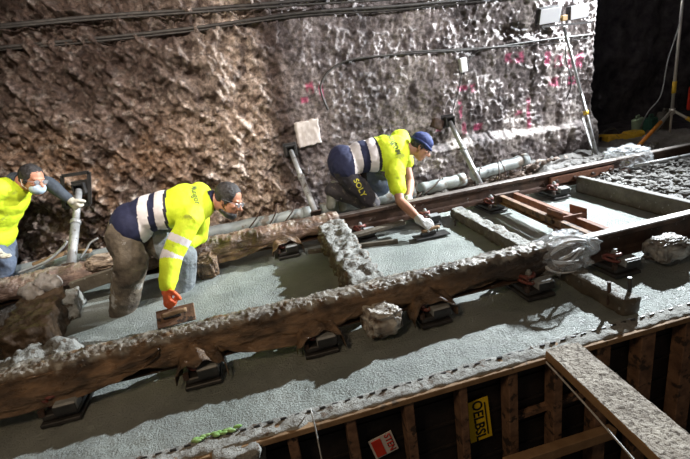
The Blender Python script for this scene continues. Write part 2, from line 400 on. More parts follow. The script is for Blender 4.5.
# crusted slotted strip
def strip(u, v):
    x = lerp(-1.2, 4.9, u); y = lerp(1.535, 1.64, v); e = min(v, 1 - v)
    return (x, y + .008 * fr(x, 0, 0, 9, 3), SLAB + .004 + .012 * (fr(x, y, 3, 16, 3)) - (.03 if e == 0 else 0))
st = link('slotted_edge', grid(420, 10, strip), 'edge', fw)
m = MB()
x = -.95
while x < 3.4:
    m.box((x, 1.612, SLAB + .004), (.026, .006, .012), Matrix.Rotation(random.uniform(-.1, .1), 3, 'Z')); x += .058
sl = m.build('slot', 'black', fw); tag(sl, 'row of short dark slots in the crusted edge', kind='stuff')
m = MB()
for (px, py) in [(206, 437), (228, 430)]:
    q = gp(px, py, SLAB + .012)
    for k in range(14): m.ball(q + Vector((random.uniform(-.05, .05), random.uniform(-.012, .012), 0)), (.016, .008, .007))
m.build('paint_splash', 'green', fw)['label'] = 'green paint splash on the crusted edge'
m = MB(); a = yp(463, 422, 1.53); b = yp(560, 410, 1.53); m.beam((1.0, 1.60, -.60), (1.46, 1.60, -.585), .03, .03)
m.build('cross_rail', 'stud', fw)

# brace timber low in the pit
m = MB(); m.beam(yp(505, 466, 1.42), yp(612, 431, 1.52), .05, .06, .004); tag(m.build('brace_timber', 'plankside'), 'brown timber brace lying low behind the plank in the formwork pit', 'timber')

# plank
A = (gp(549, 352, -.20) + gp(574, 340, -.20)) / 2; B = (gp(658, 459, -.20) + gp(690, 432, -.20)) / 2
d = (B - A).normalized(); A2 = A + d * .0; B2 = A + d * 1.35
pw = .165
m = MB(); y_ = Vector((0, 0, 1)).cross(d).normalized(); R = Matrix((d, y_, d.cross(y_))).transposed()
def plankfn(u, v):
    p = lerp(A2, B2, u) + y_ * (v - .5) * pw; p = p + Vector((0, 0, .004 * fr(p.x, p.y, 0, 18, 3))); return p
pk = thing('plank', A2.lerp(B2, .5) - Vector((0, 0, .05)), 'thick cement-splashed wooden plank sticking out over the pit from the slab edge', 'plank')
m.box((A2 + B2) / 2 - Vector((0, 0, .028)), ((B2 - A2).length, pw, .044), R, .003); m.build('board', 'plankside', pk)
link('splashed_face', grid(120, 24, plankfn), 'plank', pk)['label'] = 'weathered top face splashed with cement'

# cords
m = MB(); p0 = gp(530, 346, SLAB + .02); m.tube(smoothpath([p0, p0 + Vector((.02, -.05, -.03)), yp(583, 402, 1.30), yp(641, 468, 1.0)], 10), .0045, 6)
tag(m.build('cord', 'rope'), 'white twisted cord running down beside the plank', 'cord')
m = MB(); p0 = gp(311, 409, SLAB + .02); m.tube(smoothpath([p0, yp(312, 414, 1.5), yp(317, 436, 1.49), yp(323, 466, 1.48)], 8), .003, 6)
tag(m.build('cord', 'rope'), 'thin white cord hanging into the pit from the middle of the slab edge', 'cord')

# signs on the formwork
def sign(name, cpx, cpy, wpx, hpx, rot, base, label, writing):
    s = yp(cpx, cpy, 1.605); sc = (s - Vector((0, 0, H))).dot(fwd) / F
    t = thing(name, s, label, 'sign'); wd, ht = wpx * sc, hpx * sc
    Rm = Matrix.Rotation(PI / 2, 4, 'X') @ Matrix.Rotation(rot, 4, 'Z')
    m = MB(); m.box((0, 0, 0), (wd, ht, .004)); me = m.mesh(); me.transform(Rm); link('board', me, base, t, False)
    for (txt, size, ox, oy, r2, mt_) in writing:
        if txt is None:
            m = MB(); m.box((ox * wd, oy * ht, .004), (size[0] * wd, size[1] * ht, .004)); me = m.mesh()
        else:
            me = textmesh(txt, size * ht); me.transform(Matrix.Translation((ox * wd, oy * ht, .003)) @ Matrix.Rotation(r2, 4, 'Z')); thicken(me, .002)
        me.transform(Rm); link('printed_panel' if txt is None else 'lettering', me, mt_, t, False)
    return t
sign('warning_sign', 383.5, 445, 25, 25, math.radians(13), 'signw', 'small white sign with a red panel and red lettering on the formwork',
     [(None, (.40, .84), -.22, 0, 0, 'signr'), ('STEN', .38, .27, 0.02, -PI / 2, 'signr')])
sign('yellow_sign', 479, 420, 24, 50, math.radians(4), 'signy', 'yellow sign with black characters fixed between two formwork studs',
     [('OELBSL', .30, -.03, 0, -PI / 2, 'ink'), (None, (.05, .8), .32, 0, 0, 'ink')])

# concrete-caked block and timber at the left end of the formwork
m = MB(); q = gp(236, 430, -.25)
m.box((q.x, 1.545, -.55), (.20, .13, .62)); me = organic(m, .012, 2); displace(me, lambda p, n: .014 * fr(p.x, p.y, p.z, 14, 4))
tag(link('concrete_block', me, 'edge'), 'rough crumbling concrete block at the left end of the formwork', 'block')
m = MB(); m.beam((q.x - .12, 1.53, -.29), (q.x - 1.2, 1.53, -.29), .05, .05, .004)
tag(m.build('edge_timber', 'wood'), 'timber batten under the slab edge left of the crumbling block', 'timber')

# ================================================================== RAILS
def rail_prof(yc):
    h = [(-.07, -.159), (.07, -.159), (.07, -.150), (.02, -.138), (.008, -.125), (.008, -.05), (.018, -.038), (.035, -.033), (.0355, -.008), (.028, -.001), (0, 0)]
    pr = h[1:]; left = [(-y, z) for y, z in reversed(h[1:-1])]
    return [(yc + y, z) for y, z in pr + left]
def rail(yc, label):
    pts = rail_prof(yc); m = MB(); m.prism(pts, -4.2, 7.4); me = m.mesh()
    for p in me.polygons:
        if p.normal.z > .6 and p.center.z > -.02: p.material_index = 1
    return tag(link('rail', me, ['rail', 'railtop']), label, 'rail')
RN, RF = 2.175, 3.68
rail(RN, 'steel rail nearest the camera, wrapped in muddy plastic along its left half')
rail(RF, 'steel rail along the foot of the rock wall')

# fastener (built once, copied)
def make_fastener():
    t = thing('rail_fastener', (0, 0, 0), '', 'rail fastener')
    MB().box((0, 0, -.222), (.18, .38, .022), None, .004).build('base_plate', 'black', t)
    MB().box((0, 0, -.193), (.16, .34, .03), None, .006).build('pad', 'black', t)
    for s in (-1, 1):
        m = MB(); m.box((.035, s * .145, -.155), (.105, .075, .05), None, .008); b = m.build('guide_block', 'block', t)
        m = MB(); m.box((.035, s * .1845, -.160), (.10, .006, .045), None, .002); m.build('block_face', 'black', b)
        c = []
        for k in range(25):
            a = -PI * 1.15 + k / 24 * PI * 2.3
            c.append((-.03 + .052 * math.sin(a), s * (.105 + .035 * math.cos(a * 2)), -.125 + .022 * math.cos(a)))
        MB().tube(c, .0105, 7).build('clip', 'red', t)
        c2 = [(-.075, s * .07, -.135), (-.075, s * .10, -.105), (-.06, s * .135, -.115), (-.045, s * .12, -.14)]
        MB().tube(smoothpath(c2, 5), .010, 7).build('clip', 'red', t)
        m = MB(); m.cone((-.028, s * .105, -.19), (-.028, s * .105, -.075), .011, .011, 8); m.cone((-.028, s * .105, -.118), (-.028, s * .105, -.108), .026, .026, 12)
        m.cone((-.028, s * .105, -.108), (-.028, s * .105, -.088), .019, .019, 6, False); m.build('bolt', 'block', t)
        m = MB(); m.cone((-.075, s * .16, -.18), (-.075, s * .16, -.150), .016, .016, 6, False); m.build('nut', 'rustdk', t)
    return t
def copy_tree(o, parent=None):
    c = o.copy(); COL.objects.link(c); c.parent = parent
    for ch in [x for x in bpy.data.objects if x.parent == o]: copy_tree(ch, c)
    return c
FP = make_fastener()
fsites = [(-1.09, RN, 'wrapped rail, second from left with black pad showing'), ]
near = [(-1.10, 'rail fastener peeping from under the plastic at the far left of the near rail'),
        (-.44, 'fastener with red clip in a torn plastic hood, second from left on the near rail'),
        (.17, 'rail fastener under the plastic hem at the middle of the near rail'),
        (.82, 'fastener under a brown plastic hood, fourth from left on the near rail'),
        (1.47, 'rail fastener below the silvery clear plastic bundle on the near rail'),
        (2.06, 'uncovered rail fastener with red clips on the bare right part of the near rail')]
far = [(.17, 'rail fastener in a muddy plastic hood on the wrapped part of the far rail'),
       (.86, 'rail fastener on the far rail just left of the kneeling worker\'s float'),
       (1.47, 'rail fastener on the far rail beyond the kneeling worker\'s gloved hand'),
       (2.13, 'rail fastener on the far rail left of the rusty gauge bar'),
       (2.80, 'rail fastener on the far rail in front of the bolted joint plate')]
first = True
for lst, yc, nm in ((near, RN, 'fasteners along the near rail'), (far, RF, 'fasteners along the far rail')):
    for x, lab in lst:
        o = FP if first else copy_tree(FP); first = False
        o.location = (x, yc, 0); tag(o, lab, 'rail fastener', nm)

# joint plate on the far rail
jp = thing('joint_plate', (3.0, RF - .03, -.12), 'rusty brown joint plate bolted to the side of the far rail', 'joint plate')
a = yp(550, 186, RF - .04); b = yp(613, 171, RF - .04)
m = MB(); m.box(((a.x + b.x) / 2, RF - .034, -.088), (b.x - a.x, .036, .075), None, .004); m.build('plate', 'rust', jp)
for k in range(4):
    xx = lerp(a.x + .06, b.x - .05, k / 3); MB().cone((xx, RF - .05, -.088), (xx, RF - .082, -.088), .018, .016, 6, False).build('bolt', 'rustdk', jp)

# wraps over the rails
def sheath(x0, x1, yc, prof, amp, colf, n=None, seg=30, seed=0.0, name='x'):
    n = n or int((x1 - x0) / .009)
    vs, fs, cs = [], [], []
    for i in range(n + 1):
        x = lerp(x0, x1, i / n); P = prof(x); k = len(P)
        L = [0]
        for j in range(k): L.append(L[-1] + (Vector(P[(j + 1) % k]) - Vector(P[j])).length)
        for s_ in range(seg):
            d = L[-1] * s_ / seg; j = 0
            while L[j + 1] < d: j += 1
            t = (d - L[j]) / max(1e-6, L[j + 1] - L[j]); y, z = lerp(P[j][0], P[(j + 1) % k][0], t), lerp(P[j][1], P[(j + 1) % k][1], t)
            cy, cz = sum(q[0] for q in P) / k, sum(q[1] for q in P) / k
            rr = Vector((y - cy, z - cz)); rl = rr.length; rr.normalize()
            fold = 1 - 2 * abs(fr(x * .35 + seed, y * 2, z * 2.2, 6, 3))
            e = amp * (fr(x + seed, y, z, 9, 4) + .55 * fold * .5)
            top = sst(-.035, .0, z)
            e += top * .012 * fr(x, y, seed, 58, 3)
            vs.append((x, yc + y + rr.x * e, z + rr.y * e)); cs.append(colf(x, y, z, rr.y))
    for i in range(n):
        for s_ in range(seg):
            a = i * seg + s_; b = i * seg + (s_ + 1) % seg; fs.append((a, b, b + seg, a + seg))
    fs.append(tuple(range(seg))[::-1]); fs.append(tuple(range(n * seg, n * seg + seg)))
    me = bpy.data.meshes.new('sheath'); me.from_pydata(vs, [], fs); me.polygons.foreach_set('use_smooth', [True] * len(fs)); setcol(me, np.array(cs))
    bm = bmesh.new(); bm.from_mesh(me); bmesh.ops.recalc_face_normals(bm, faces=bm.faces); bm.to_mesh(me); bm.free()
    return me
def near_prof(x):
    b = .03 + .045 * sst(-.4, -1.4, x) + .02 * fr(x, 0, 0, 2.2, 2) ; b = b * sst(1.9, .9, x) + .005
    low = -.13 - .03 * sst(-.3, -1.6, x) - .025 * math.cos((x + 1.1) / .65 * 2 * PI) + .02 * fr(x, 4, 0, 3, 2)
    tp = .022
    return [(.05, tp - .008), (.02, tp), (-.03, tp), (-.056, tp - .008), (-.066 - b * .15, -.02), (-.07 - b * .6, -.07), (-.072 - b * .95, low + .03), (-.05 - b * .6, low), (-.03, low + .02), (.02, -.10), (.06, -.08), (.062, -.02)]
def near_col(x, y, z, up):
    n = fr(x, y, 1, 16, 4)
    br = mixc((.09, .055, .030), (.23, .15, .085), min(1, max(0, .5 + fr(x, y, z, 6, 3))))
    if x > .9: br = mixc(br, (.055, .04, .03), sst(.9, 1.3, x))
    g = mixc((.20, .18, .15), (.38, .38, .355), sst(-.2, .3, fr(x, y, 9, 24, 3)))
    t = sst(-.012, .004, z + .022 * n) * sst(-.3, -.05, n + .2)
    return mixc(br, g, t * .9)
ns = thing('plastic_wrap', (-.3, RN, -.15), 'long muddy plastic wrap crusted with cement over the left half of the near rail', 'plastic wrap')
link('sheet', sheath(-3.9, 1.62, RN, near_prof, .010, near_col, seg=60), 'wrap', ns)
# torn flaps and hoods over the fasteners
def lump(c, r, seed, colA, colB, mt_='wrap', sub=5, amp=.25, sq=.6, cut=None):
    m = MB(); m.ball((0, 0, 0), 1, sub=sub); me = m.mesh()
    cs = []; n = len(me.vertices)
    for v in me.vertices:
        p = v.co.copy(); d = p.normalized()
        p = Vector((math.copysign(abs(p.x) ** sq, p.x), math.copysign(abs(p.y) ** sq, p.y), math.copysign(abs(p.z) ** sq, p.z)))
        rid = 1 - 2.2 * abs(fr(d.x + seed, d.y, d.z * .6, 2.6, 3))
        p *= 1 + amp * (.5 * rid + .7 * fr(d.x, d.y + seed, d.z, 2.2, 4))
        v.co = Vector((p.x * r[0], p.y * r[1], p.z * r[2])) + Vector(c)
        t = min(1, max(0, .5 + 1.2 * fr(d.x, d.y, d.z + seed, 3, 3) + .35 * d.z)); cs.append(mixc(colA, colB, t))
    if mt_ == 'wrap': setcol(me, np.array(cs))
    return me
BRA, BRB = (.09, .058, .034), (.25, .165, .10)
GRA = (.5, .51, .48)
def hood(x, yc, s, mate=ns, w=.12, top=-.035, back=.06, label=None):
    """open-fronted plastic hood: arch over the fastener, folding down at both sides"""
    def f(u, v):
        a = PI * u; d_ = lerp(-.02, .13 + .02 * math.sin(u * 9 + x * 7), v)
        xx = x + w * math.cos(a) * (1 + .12 * v); zz = -.20 + (.20 + top) * math.sin(a) ** .7 * (1 - .35 * v * v) + .012 * fr(u * 3, v * 2, x, 2, 3)
        return (xx, yc + s * (d_ + .05), zz + .008 * math.sin(u * 23 + v * 5))
    def cf(p): return mixc(BRA, BRB, min(1, max(0, .5 + fr(p[0], p[1], p[2], 12, 3))))
    me = grid(40, 16, f, cf); bm = bmesh.new(); bm.from_mesh(me)
    bmesh.ops.solidify(bm, geom=bm.faces[:], thickness=.004); bm.to_mesh(me); bm.free()
    h = link('hood', me, 'wrap', mate)
    if label: h['label'] = label
hood(-.44, RN, -1, w=.115); hood(.82, RN, -1, w=.12); hood(.17, RN, -1, w=.115, top=-.05)
def skirt(x0, x1, yc, z0, z1, d0, d1, mate, seed, a=BRA, b=BRB):
    def f(u, v):
        x = lerp(x0, x1, u); sag = math.sin(u * PI) ** .6
        z = lerp(z0, lerp(z0 - .03, z1, sag), v); y = yc - lerp(d0, d1, v) * (.6 + .4 * sag) - .012 * math.sin(v * 9 + u * 3 + seed) - .012 * fr(x, v, seed, 8, 3)
        return (x, y, z + .01 * fr(x, 0, seed, 10, 2))
    def cf(p): return mixc(a, b, min(1, max(0, .5 + fr(p[0], p[1], p[2] * 3, 9, 3))))
    me = grid(int((x1 - x0) / .012), 22, f, cf); bm = bmesh.new(); bm.from_mesh(me)
    bmesh.ops.solidify(bm, geom=bm.faces[:], thickness=.004); bm.to_mesh(me); bm.free()
    link('flap', me, 'wrap', mate)
skirt(-1.9, -.62, RN, -.01, -.15, .07, .16, ns, 1.0)
skirt(-.36, .40, RN, -.04, -.155, .06, .13, ns, 4.0)
skirt(.42, 1.42, RN, -.05, -.13, .05, .085, ns, 7.0, (.07, .05, .035), (.17, .12, .08))
def far_prof(x):
    b = .025 + .03 * sst(-1.2, -2.0, x) + .015 * fr(x, 2, 0, 2.5, 2)
    low = -.13 + .02 * fr(x, 9, 0, 3, 2) - .02 * math.cos((x - .15) / .65 * 2 * PI)
    return [(.06, .02), (.0, .032), (-.045, .02), (-.075 - b, -.02), (-.085 - b, -.08), (-.07 - b * .5, low), (.02, -.12), (.07, -.08), (.075, -.02)]
def far_col(x, y, z, up):
    t = min(1, max(0, .5 + fr(x, y, z, 5, 3))); c = mixc((.135, .085, .062), (.28, .20, .15), t)
    c = mixc(c, (.26, .2, .19), .6 * sst(-1.1, -1.6, x))
    return mixc(c, (.36, .34, .30), .7 * sst(-.01, .02, z) * sst(0, .2, fr(x, y, 3, 14, 3)))
fs_ = thing('plastic_wrap', (-.9, RF, -.15), 'brown plastic wrap over the far rail between the left edge and the kneeling worker', 'plastic wrap')
link('sheet', sheath(-3.9, .66, RF, far_prof, .016, far_col, seg=40, seed=5.0), 'wrap', fs_)
skirt(-.9, .1, RF, -.03, -.17, .07, .13, fs_, 2.0)
hood(.17, RF, -1, fs_, w=.12)
tag(link('plastic_bundle', lump((-.50, RF - .16, -.15), (.085, .09, .09), 3.1, BRA, BRB), 'wrap'), 'brown plastic bundle hanging off the far rail to the right of the bending worker\'s knee', 'plastic bundle')
tag(link('plastic_bundle', lump((.52, RN - .14, -.13), (.095, .08, .075), 8.2, BRA, (.55, .54, .5)), 'wrap'), 'crumpled plastic bundle with white glints between two fasteners on the near rail', 'plastic bundle')
tag(link('plastic_bundle', lump((2.36, RN - .15, -.13), (.105, .08, .07), 1.7, (.12, .10, .085), (.42, .42, .40)), 'wrap'), 'cement-spattered plastic bundle on the near rail right of the uncovered fastener', 'plastic bundle')

# clear plastic bundles
def crumple(c, r, seed, name, label, mt_='clear'):
    me = lump(c, r, seed, BRA, BRB, mt_, sub=5, amp=.42, sq=.8)
    return tag(link(name, me, mt_), label, 'plastic sheet')
q = yp(562, 250, RN - .02)
cp = thing('plastic_sheet', (q.x, q.y, q.z - .1), 'shiny clear plastic sheet bundled round the near rail where the muddy wrap ends', 'plastic sheet')
link('bundle', lump((q.x, q.y, q.z - .015), (.17, .11, .105), 12.3, BRA, BRB, 'clear', 5, .42, .8), 'clear', cp)
for k in range(9):
    a = random.uniform(0, 6.28); pts = []
    for j in range(7):
        t = j / 6; aa = a + t * 2.6; pts.append((q.x + (.17 + .03 * math.sin(k * 2 + j)) * math.cos(aa) * (.7 + .3 * math.sin(k)), q.y - .06 - .05 * math.sin(aa * 1.3 + k), q.z - .015 + .11 * math.sin(aa) * (.6 + .4 * math.cos(k * 3))))
    MB().tube(smoothpath(pts, 5), [.003 + .006 * math.sin(PI * i / 30) for i in range(31)], 5).build('fold', 'white', cp)
m = MB(); m.cone((q.x - .04, q.y, q.z + .05), (q.x - .05, q.y - .01, q.z + .15), .045, .005, 7, False); m.build('peak', 'clear', cp)
q = yp(628, 166, 3.75)
crumple((q.x - .03, 3.72, -.02), (.17, .17, .09), 5.2, 'plastic_sheet', 'clear plastic sheet crumpled over the far rail beside the rubble')

# ================================================================== CROSS BEAMS
def rough_beam(name, a, b, wd, ht, mt_, label, cat, amp=.012, extra=None):
    m = MB(); m.beam(a, b, wd, ht); me = organic(m, .014, 2); displace(me, lambda p, n: amp * fr(p.x, p.y, p.z, 13, 4))
    if extra: extra(me)
    return tag(link(name, me, mt_), label, cat)
def toponly(me):
    for p in me.polygons: p.material_index = 1 if p.normal.z > .45 + .35 * fr(*p.center, 14, 3) else 0
rough_beam('cross_beam', (1.76, 3.62, -.185), (1.76, 1.66, -.195), .105, .10, ['beam', 'cement'], 'long cement-crusted cross beam passing under the clear plastic bundle to the slab edge', 'beam', .014, toponly)
rough_beam('cross_beam', (3.08, 3.62, -.16), (3.08, 2.24, -.16), .065, .16, ['beam', 'curb'], 'straight grey concrete curb beam beside the rubble', 'beam', .004, toponly)
rough_beam('cross_beam', (.57, 3.60, -.13), (.55, 2.30, -.15), .22, .22, ['mud', 'cement'], 'bulky plastic-covered cross beam topped with cement below the kneeling worker', 'beam', .03, toponly)
# left blocks
lb = rough_beam('cross_beam', (-1.62, 3.34, -.13), (-1.54, 2.76, -.17), .28, .24, ['mud', 'mud'], 'boxy brown wrapped cross beam at the left edge between the rails', 'beam', .022)
m = MB(); m.ball((-1.60, 3.36, .01), (.065, .06, .06)); m.ball((-1.66, 3.31, -.01), (.06, .06, .045)); me = organic(m, .010, 1); displace(me, lambda p, n: .05 * (1 - 2 * abs(fr(p.x, p.y, p.z, 10, 3))))
tag(link('plastic_bundle', me, 'clear2'), 'torn shiny plastic bundle on top of the wrapped cross beam at the left', 'plastic bundle')
q = gp(72, 300, -.14); m = MB(); m.box((q.x, q.y, -.16), (.10, .30, .16), Matrix.Rotation(.2, 3, 'Z')); me = organic(m, .012, 2); displace(me, lambda p, n: .025 * fr(p.x, p.y, p.z, 9, 4))
tag(link('concrete_lump', me, 'cement'), 'tall grey concrete lump right of the torn plastic bundle', 'concrete lump')
q = gp(22, 358, -.12); m = MB(); m.ball((q.x, q.y, -.2), (.20, .13, .11)); m.ball((q.x + .16, q.y + .08, -.2), (.10, .14, .11)); me = organic(m, .012, 2); displace(me, lambda p, n: .04 * fr(p.x, p.y, p.z, 12, 4))
tag(link('concrete_lump', me, 'cement'), 'low grey concrete lump against the near rail wrap at the left edge', 'concrete lump')
for k, (px, py, s) in enumerate([(104, 262, .1)]):
    q = yp(px, py, RF - .05)
    tag(link('plastic_bundle', lump((q.x, q.y, q.z), (.12, .06, .06), 4.4, BRA, (.5, .42, .34), 'wrap'), 'wrap'), 'shiny plastic knot on the far rail left of the bending worker\'s legs', 'plastic bundle')
# timber offcut leaning on far rail at left
q = yp(62, 292, 3.5)
m = MB(); m.beam((-1.50, 3.50, -.10), (-1.18, 3.52, -.06), .05, .10, .004); tag(m.build('timber_block', 'beam'), 'muddy timber block under the far rail beside the torn plastic bundle', 'timber')

# rusty gauge bar
gb = thing('gauge_bar', (2.35, 2.9, -.15), 'rust-orange double channel gauge bar between the rails', 'gauge bar')
a = gp(506, 197, -.10); b = gp(603, 238, -.10); dv = (b - a).normalized(); sd = Vector((-dv.y, dv.x, 0))
if sd.x < 0: sd = -sd
mid = gp(566, 219, -.10)
a.z = b.z = mid.z = -.10
for s in (-1, 1):
    m = MB(); o_ = sd * .055 * s
    m.beam(a + o_, b + o_, .012, .075); m.beam(a + o_ * 1.25 + Vector((0, 0, .034)), b + o_ * 1.25 + Vector((0, 0, .034)), .04, .009); m.beam(a + o_ * 1.25 - Vector((0, 0, .034)), b + o_ * 1.25 - Vector((0, 0, .034)), .04, .009)
    m.build('channel', 'stud' if s < 0 else 'rust', gb)
for s in (-1, 1):
    m = MB(); o_ = sd * .095 * s; m.beam(mid - dv * .085 + o_ + Vector((0, 0, .005)), mid + dv * .10 + o_ + Vector((0, 0, .015)), .012, .15, .003); m.build('coupling_plate', 'rust', gb)
m = MB(); m.beam(mid - sd * .1 + dv * .09, mid + sd * .1 + dv * .09, .012, .12); m.build('coupling_plate', 'rust', gb)
m = MB(); m.beam(mid - dv * .14 + Vector((.02, 0, -.09)), mid + dv * .14 + Vector((.02, 0, -.09)), .06, .10); m.build('support_block', 'curb', gb)
for s in (-1, 1): MB().cone(mid + sd * .10 * s, mid + sd * .125 * s, .02, .018, 6, False).build('bolt', 'rustdk', gb)
MB().box(a + dv * .02, (.24, .04, .09), Matrix.Rotation(math.atan2(sd.y, sd.x), 3, 'Z')).build('end_shoe', 'rustdk', gb)

# rebar stubs
for (px, py, hh, r_, lab) in [(628, 306, .17, .011, 'short dark reinforcing bar stub standing at the right of the front strip'), (608, 307, .15, .010, 'rusty reinforcing bar stub standing left of the darker stub in the front strip'),
                              (455, 226, .05, .008, 'small dark peg standing in the smooth concrete left of the crusted cross beam'), (500, 232, .05, .009, 'small dark peg standing in the smooth concrete right of the crusted cross beam')]:
    q = gp(px, py, SLAB)
    m = MB(); m.tube([q - Vector((0, 0, .03)), q + Vector((.003, 0, hh * .5)), q + Vector((.0, .002, hh))], r_, 8); tag(m.build('rebar_stub', 'black' if px == 628 else 'rustdk'), lab, 'rebar')

# ================================================================== between the far rail and the wall
def pipe(a, b, r, label):
    t = thing('conduit_pipe', ((a + b) / 2).to_tuple(), label, 'pipe')
    m = MB(); m.tube([lerp(a, b, k / 14) + Vector((0, .006 * math.sin(k), .004 * math.sin(k * 1.7))) for k in range(15)], r, 18); me = m.mesh(); link('tube', me, 'pipe', t)
    d = (b - a).normalized()
    m = MB(); m.tube([b - d * .07, b + d * .02], r * 1.09, 18); m.build('collar', 'pipe', t)
PY = 4.33
pipe(Vector((-3.4, PY, -.12)), Vector((-.95, PY, -.12)), .065, 'grey conduit pipe at the foot of the wall behind the leftmost worker')
pipe(Vector((-.9, PY, -.12)), Vector((.50, PY + .02, -.12)), .065, 'grey conduit pipe behind the bending worker\'s head')
pipe(Vector((.62, PY - .02, -.11)), Vector((1.62, PY, -.11)), .065, 'grey conduit pipe behind the kneeling worker')
pipe(Vector((1.72, PY, -.10)), Vector((2.22, PY + .02, -.09)), .065, 'short grey conduit pipe between the kneeling worker and the right-hand prop')
pipe(Vector((2.36, PY + .03, -.07)), Vector((3.06, PY + .12, -.03)), .065, 'grey conduit pipe ending right of the right-hand prop')

# rubble by wall
def rocks(name, n, fn, smin, smax, mt_, label, cat, flat=.7):
    m = MB()
    for k in range(n):
        c = fn(); s = random.uniform(smin, smax); R = Matrix.Rotation(random.uniform(0, 6.3), 3, 'Z') @ Matrix.Rotation(random.uniform(-.5, .5), 3, 'X')
        q = bmesh.ops.create_icosphere(m.bm, subdivisions=1, radius=1)
        for v in q['verts']: v.co *= random.uniform(.7, 1.15)
        bmesh.ops.transform(m.bm, matrix=Matrix.Translation(c) @ R.to_4x4() @ Matrix.Diagonal((s * random.uniform(.8, 1.8), s, s * flat, 1)), verts=q['verts'])
    return tag(m.build(name, mt_), label, cat, kind='stuff')
rocks('rock_debris', 700, lambda: (lambda x: Vector((x, random.uniform(4.41, 4.50), -.2 + random.random() ** 2 * .12)))(random.uniform(-2.8, 3.8)), .012, .045, 'rockd', 'loose broken rock along the foot of the wall', 'rubble')
def rfn():
    x = random.uniform(3.18, 5.6); y = random.uniform(2.38, 4.2 if x < 4.6 else 3.6)
    return Vector((x, y, floor_z(x, y) + random.uniform(0, .035)))
rocks('rubble_heap', 2600, rfn, .008, .034, 'rubble', 'grey rubble and mortar crumbs heaped right of the curb beam', 'rubble', .5)

# timber scraps & bent bars behind the rail
for (x, y, z, l, rz, ry, lab) in [(-1.88, 4.2, -.02, .28, .3, -.1, 'pale timber scrap resting on the conduit behind the leftmost worker'), (-1.60, 4.22, -.02, .12, -.3, .1, 'stubby timber scrap left of the left-hand prop')]:
    m = MB(); m.box((x, y, z), (l, .05, .03), Matrix.Rotation(rz, 3, 'Z') @ Matrix.Rotation(ry, 3, 'Y'), .003); tag(m.build('timber_scrap', 'wood'), lab, 'timber')
m = MB(); m.tube(smoothpath([yp(15, 274, 4.1), yp(45, 262, 4.15), yp(62, 248, 4.2), yp(67, 241, 4.22)], 6), .012, 7); tag(m.build('bent_bar', 'prop'), 'slanting metal bar lying behind the leftmost worker\'s legs', 'bar')
m = MB(); m.tube(smoothpath([yp(80, 258, 4.15), yp(86, 250, 4.18), yp(90, 243, 4.2), yp(98, 238, 4.22)], 6), .009, 7); tag(m.build('bent_bar', 'prop'), 'short curled metal strap right of the left-hand prop foot', 'bar')
hk = [(248, 222, 262, 207), (268, 220, 277, 204), (283, 217, 296, 203), (405, 200, 424, 190), (472, 185, 480, 168), (496, 184, 497, 158), (506, 182, 500, 160), (425, 188, 441, 178)]
hlab = ['left of the left middle prop, first hook from the left', 'left of the left middle prop, second hook from the left', 'nearest the left middle prop', 'under the kneeling worker\'s chin', 'beside the right-hand prop foot', 'upright just right of the right-hand prop', 'leaning, second right of the right-hand prop', 'right of the kneeling worker']
for (x0, y0, x1, y1), lab in zip(hk, hlab):
    a = yp(x0, y0, 4.22); b = yp(x1, y1, 4.3); a.z -= .06
    m = MB(); m.tube(smoothpath([a, lerp(a, b, .5) + Vector((.02, -.02, .01)), b, b + Vector((.03, .02, -.02))], 5), .0065, 6); tag(m.build('rebar_hook', 'rustdk'), 'thin bent rebar hook ' + lab, 'rebar')

# steel props from the rail to the wall
def prop(top, bot, r, label, collar=True, pin=True):
    t = thing('steel_prop', bot.to_tuple(), label, 'prop', None)
    d = (top - bot).normalized()
    MB().cone(bot, lerp(bot, top, .55), r, r, 18).build('outer_tube', 'prop', t)
    MB().cone(lerp(bot, top, .5), top, r * .8, r * .8, 18).build('inner_tube', 'prop', t)
    MB().cone(lerp(bot, top, .53), lerp(bot, top, .58), r * 1.2, r * 1.2, 18).build('collar', 'prop', t)
    b = lerp(bot, top, .57); MB().cone(b - Vector((.06, 0, 0)), b + Vector((.06, 0, 0)), .008, .008, 8).build('pin', 'rustdk', t)
    Rm = Matrix.Rotation(.0, 3, 'X')
    m = MB(); m.box(bot, (.10, .10, .014), d.to_track_quat('Z', 'Y').to_matrix()); m.build('foot_plate', 'rustdk', t)
    # wall bracket
    c = top + d * .01
    m = MB(); m.box(c + Vector((-.045, .02, 0)), (.012, .09, .09)); m.box(c + Vector((.045, .02, 0)), (.012, .09, .09)); m.box(c + Vector((0, .06, 0)), (.14, .014, .14), None, .003); m.box(c + Vector((0, .0, .045)), (.10, .05, .012)); m.build('head_bracket', 'black', t)
    return t
prop(yp(79, 190, 4.42), yp(71, 266, 3.9), .036, 'grey steel prop gripped by the leftmost worker')
prop(yp(291, 151, 4.56), yp(316, 214, 3.9), .03, 'cement-splashed steel prop left of the square wall patch and the kneeling worker')
prop(yp(450, 122, 4.50), yp(481, 186, 3.95), .03, 'clean grey steel prop right of the kneeling worker\'s cap')
q = yp(437, 124, 4.55); m = MB(); m.box(q, (.12, .09, .10), Matrix.Rotation(.4, 3, 'Y')); me = organic(m, .012, 2); displace(me, lambda p, n: .014 * fr(p.x, p.y, p.z, 14, 3))
tag(link('steel_stub', me, 'rustdk'), 'dark lumpy bolt stub on the wall left of the right-hand prop head', 'bracket')
# frame bracket round the left prop head
fb = thing('wall_frame', yp(78, 195, 4.45).to_tuple(), 'dark square steel frame fixed on the wall behind the leftmost worker\'s glove', 'bracket')
c = [yp(62, 176, 4.47), yp(89, 172, 4.47), yp(90, 204, 4.47), yp(64, 208, 4.47)]
for k in range(4): MB().beam(c[k], c[(k + 1) % 4], .03, .022, 0, (0, 1, 0)).build('bar', 'black', fb)

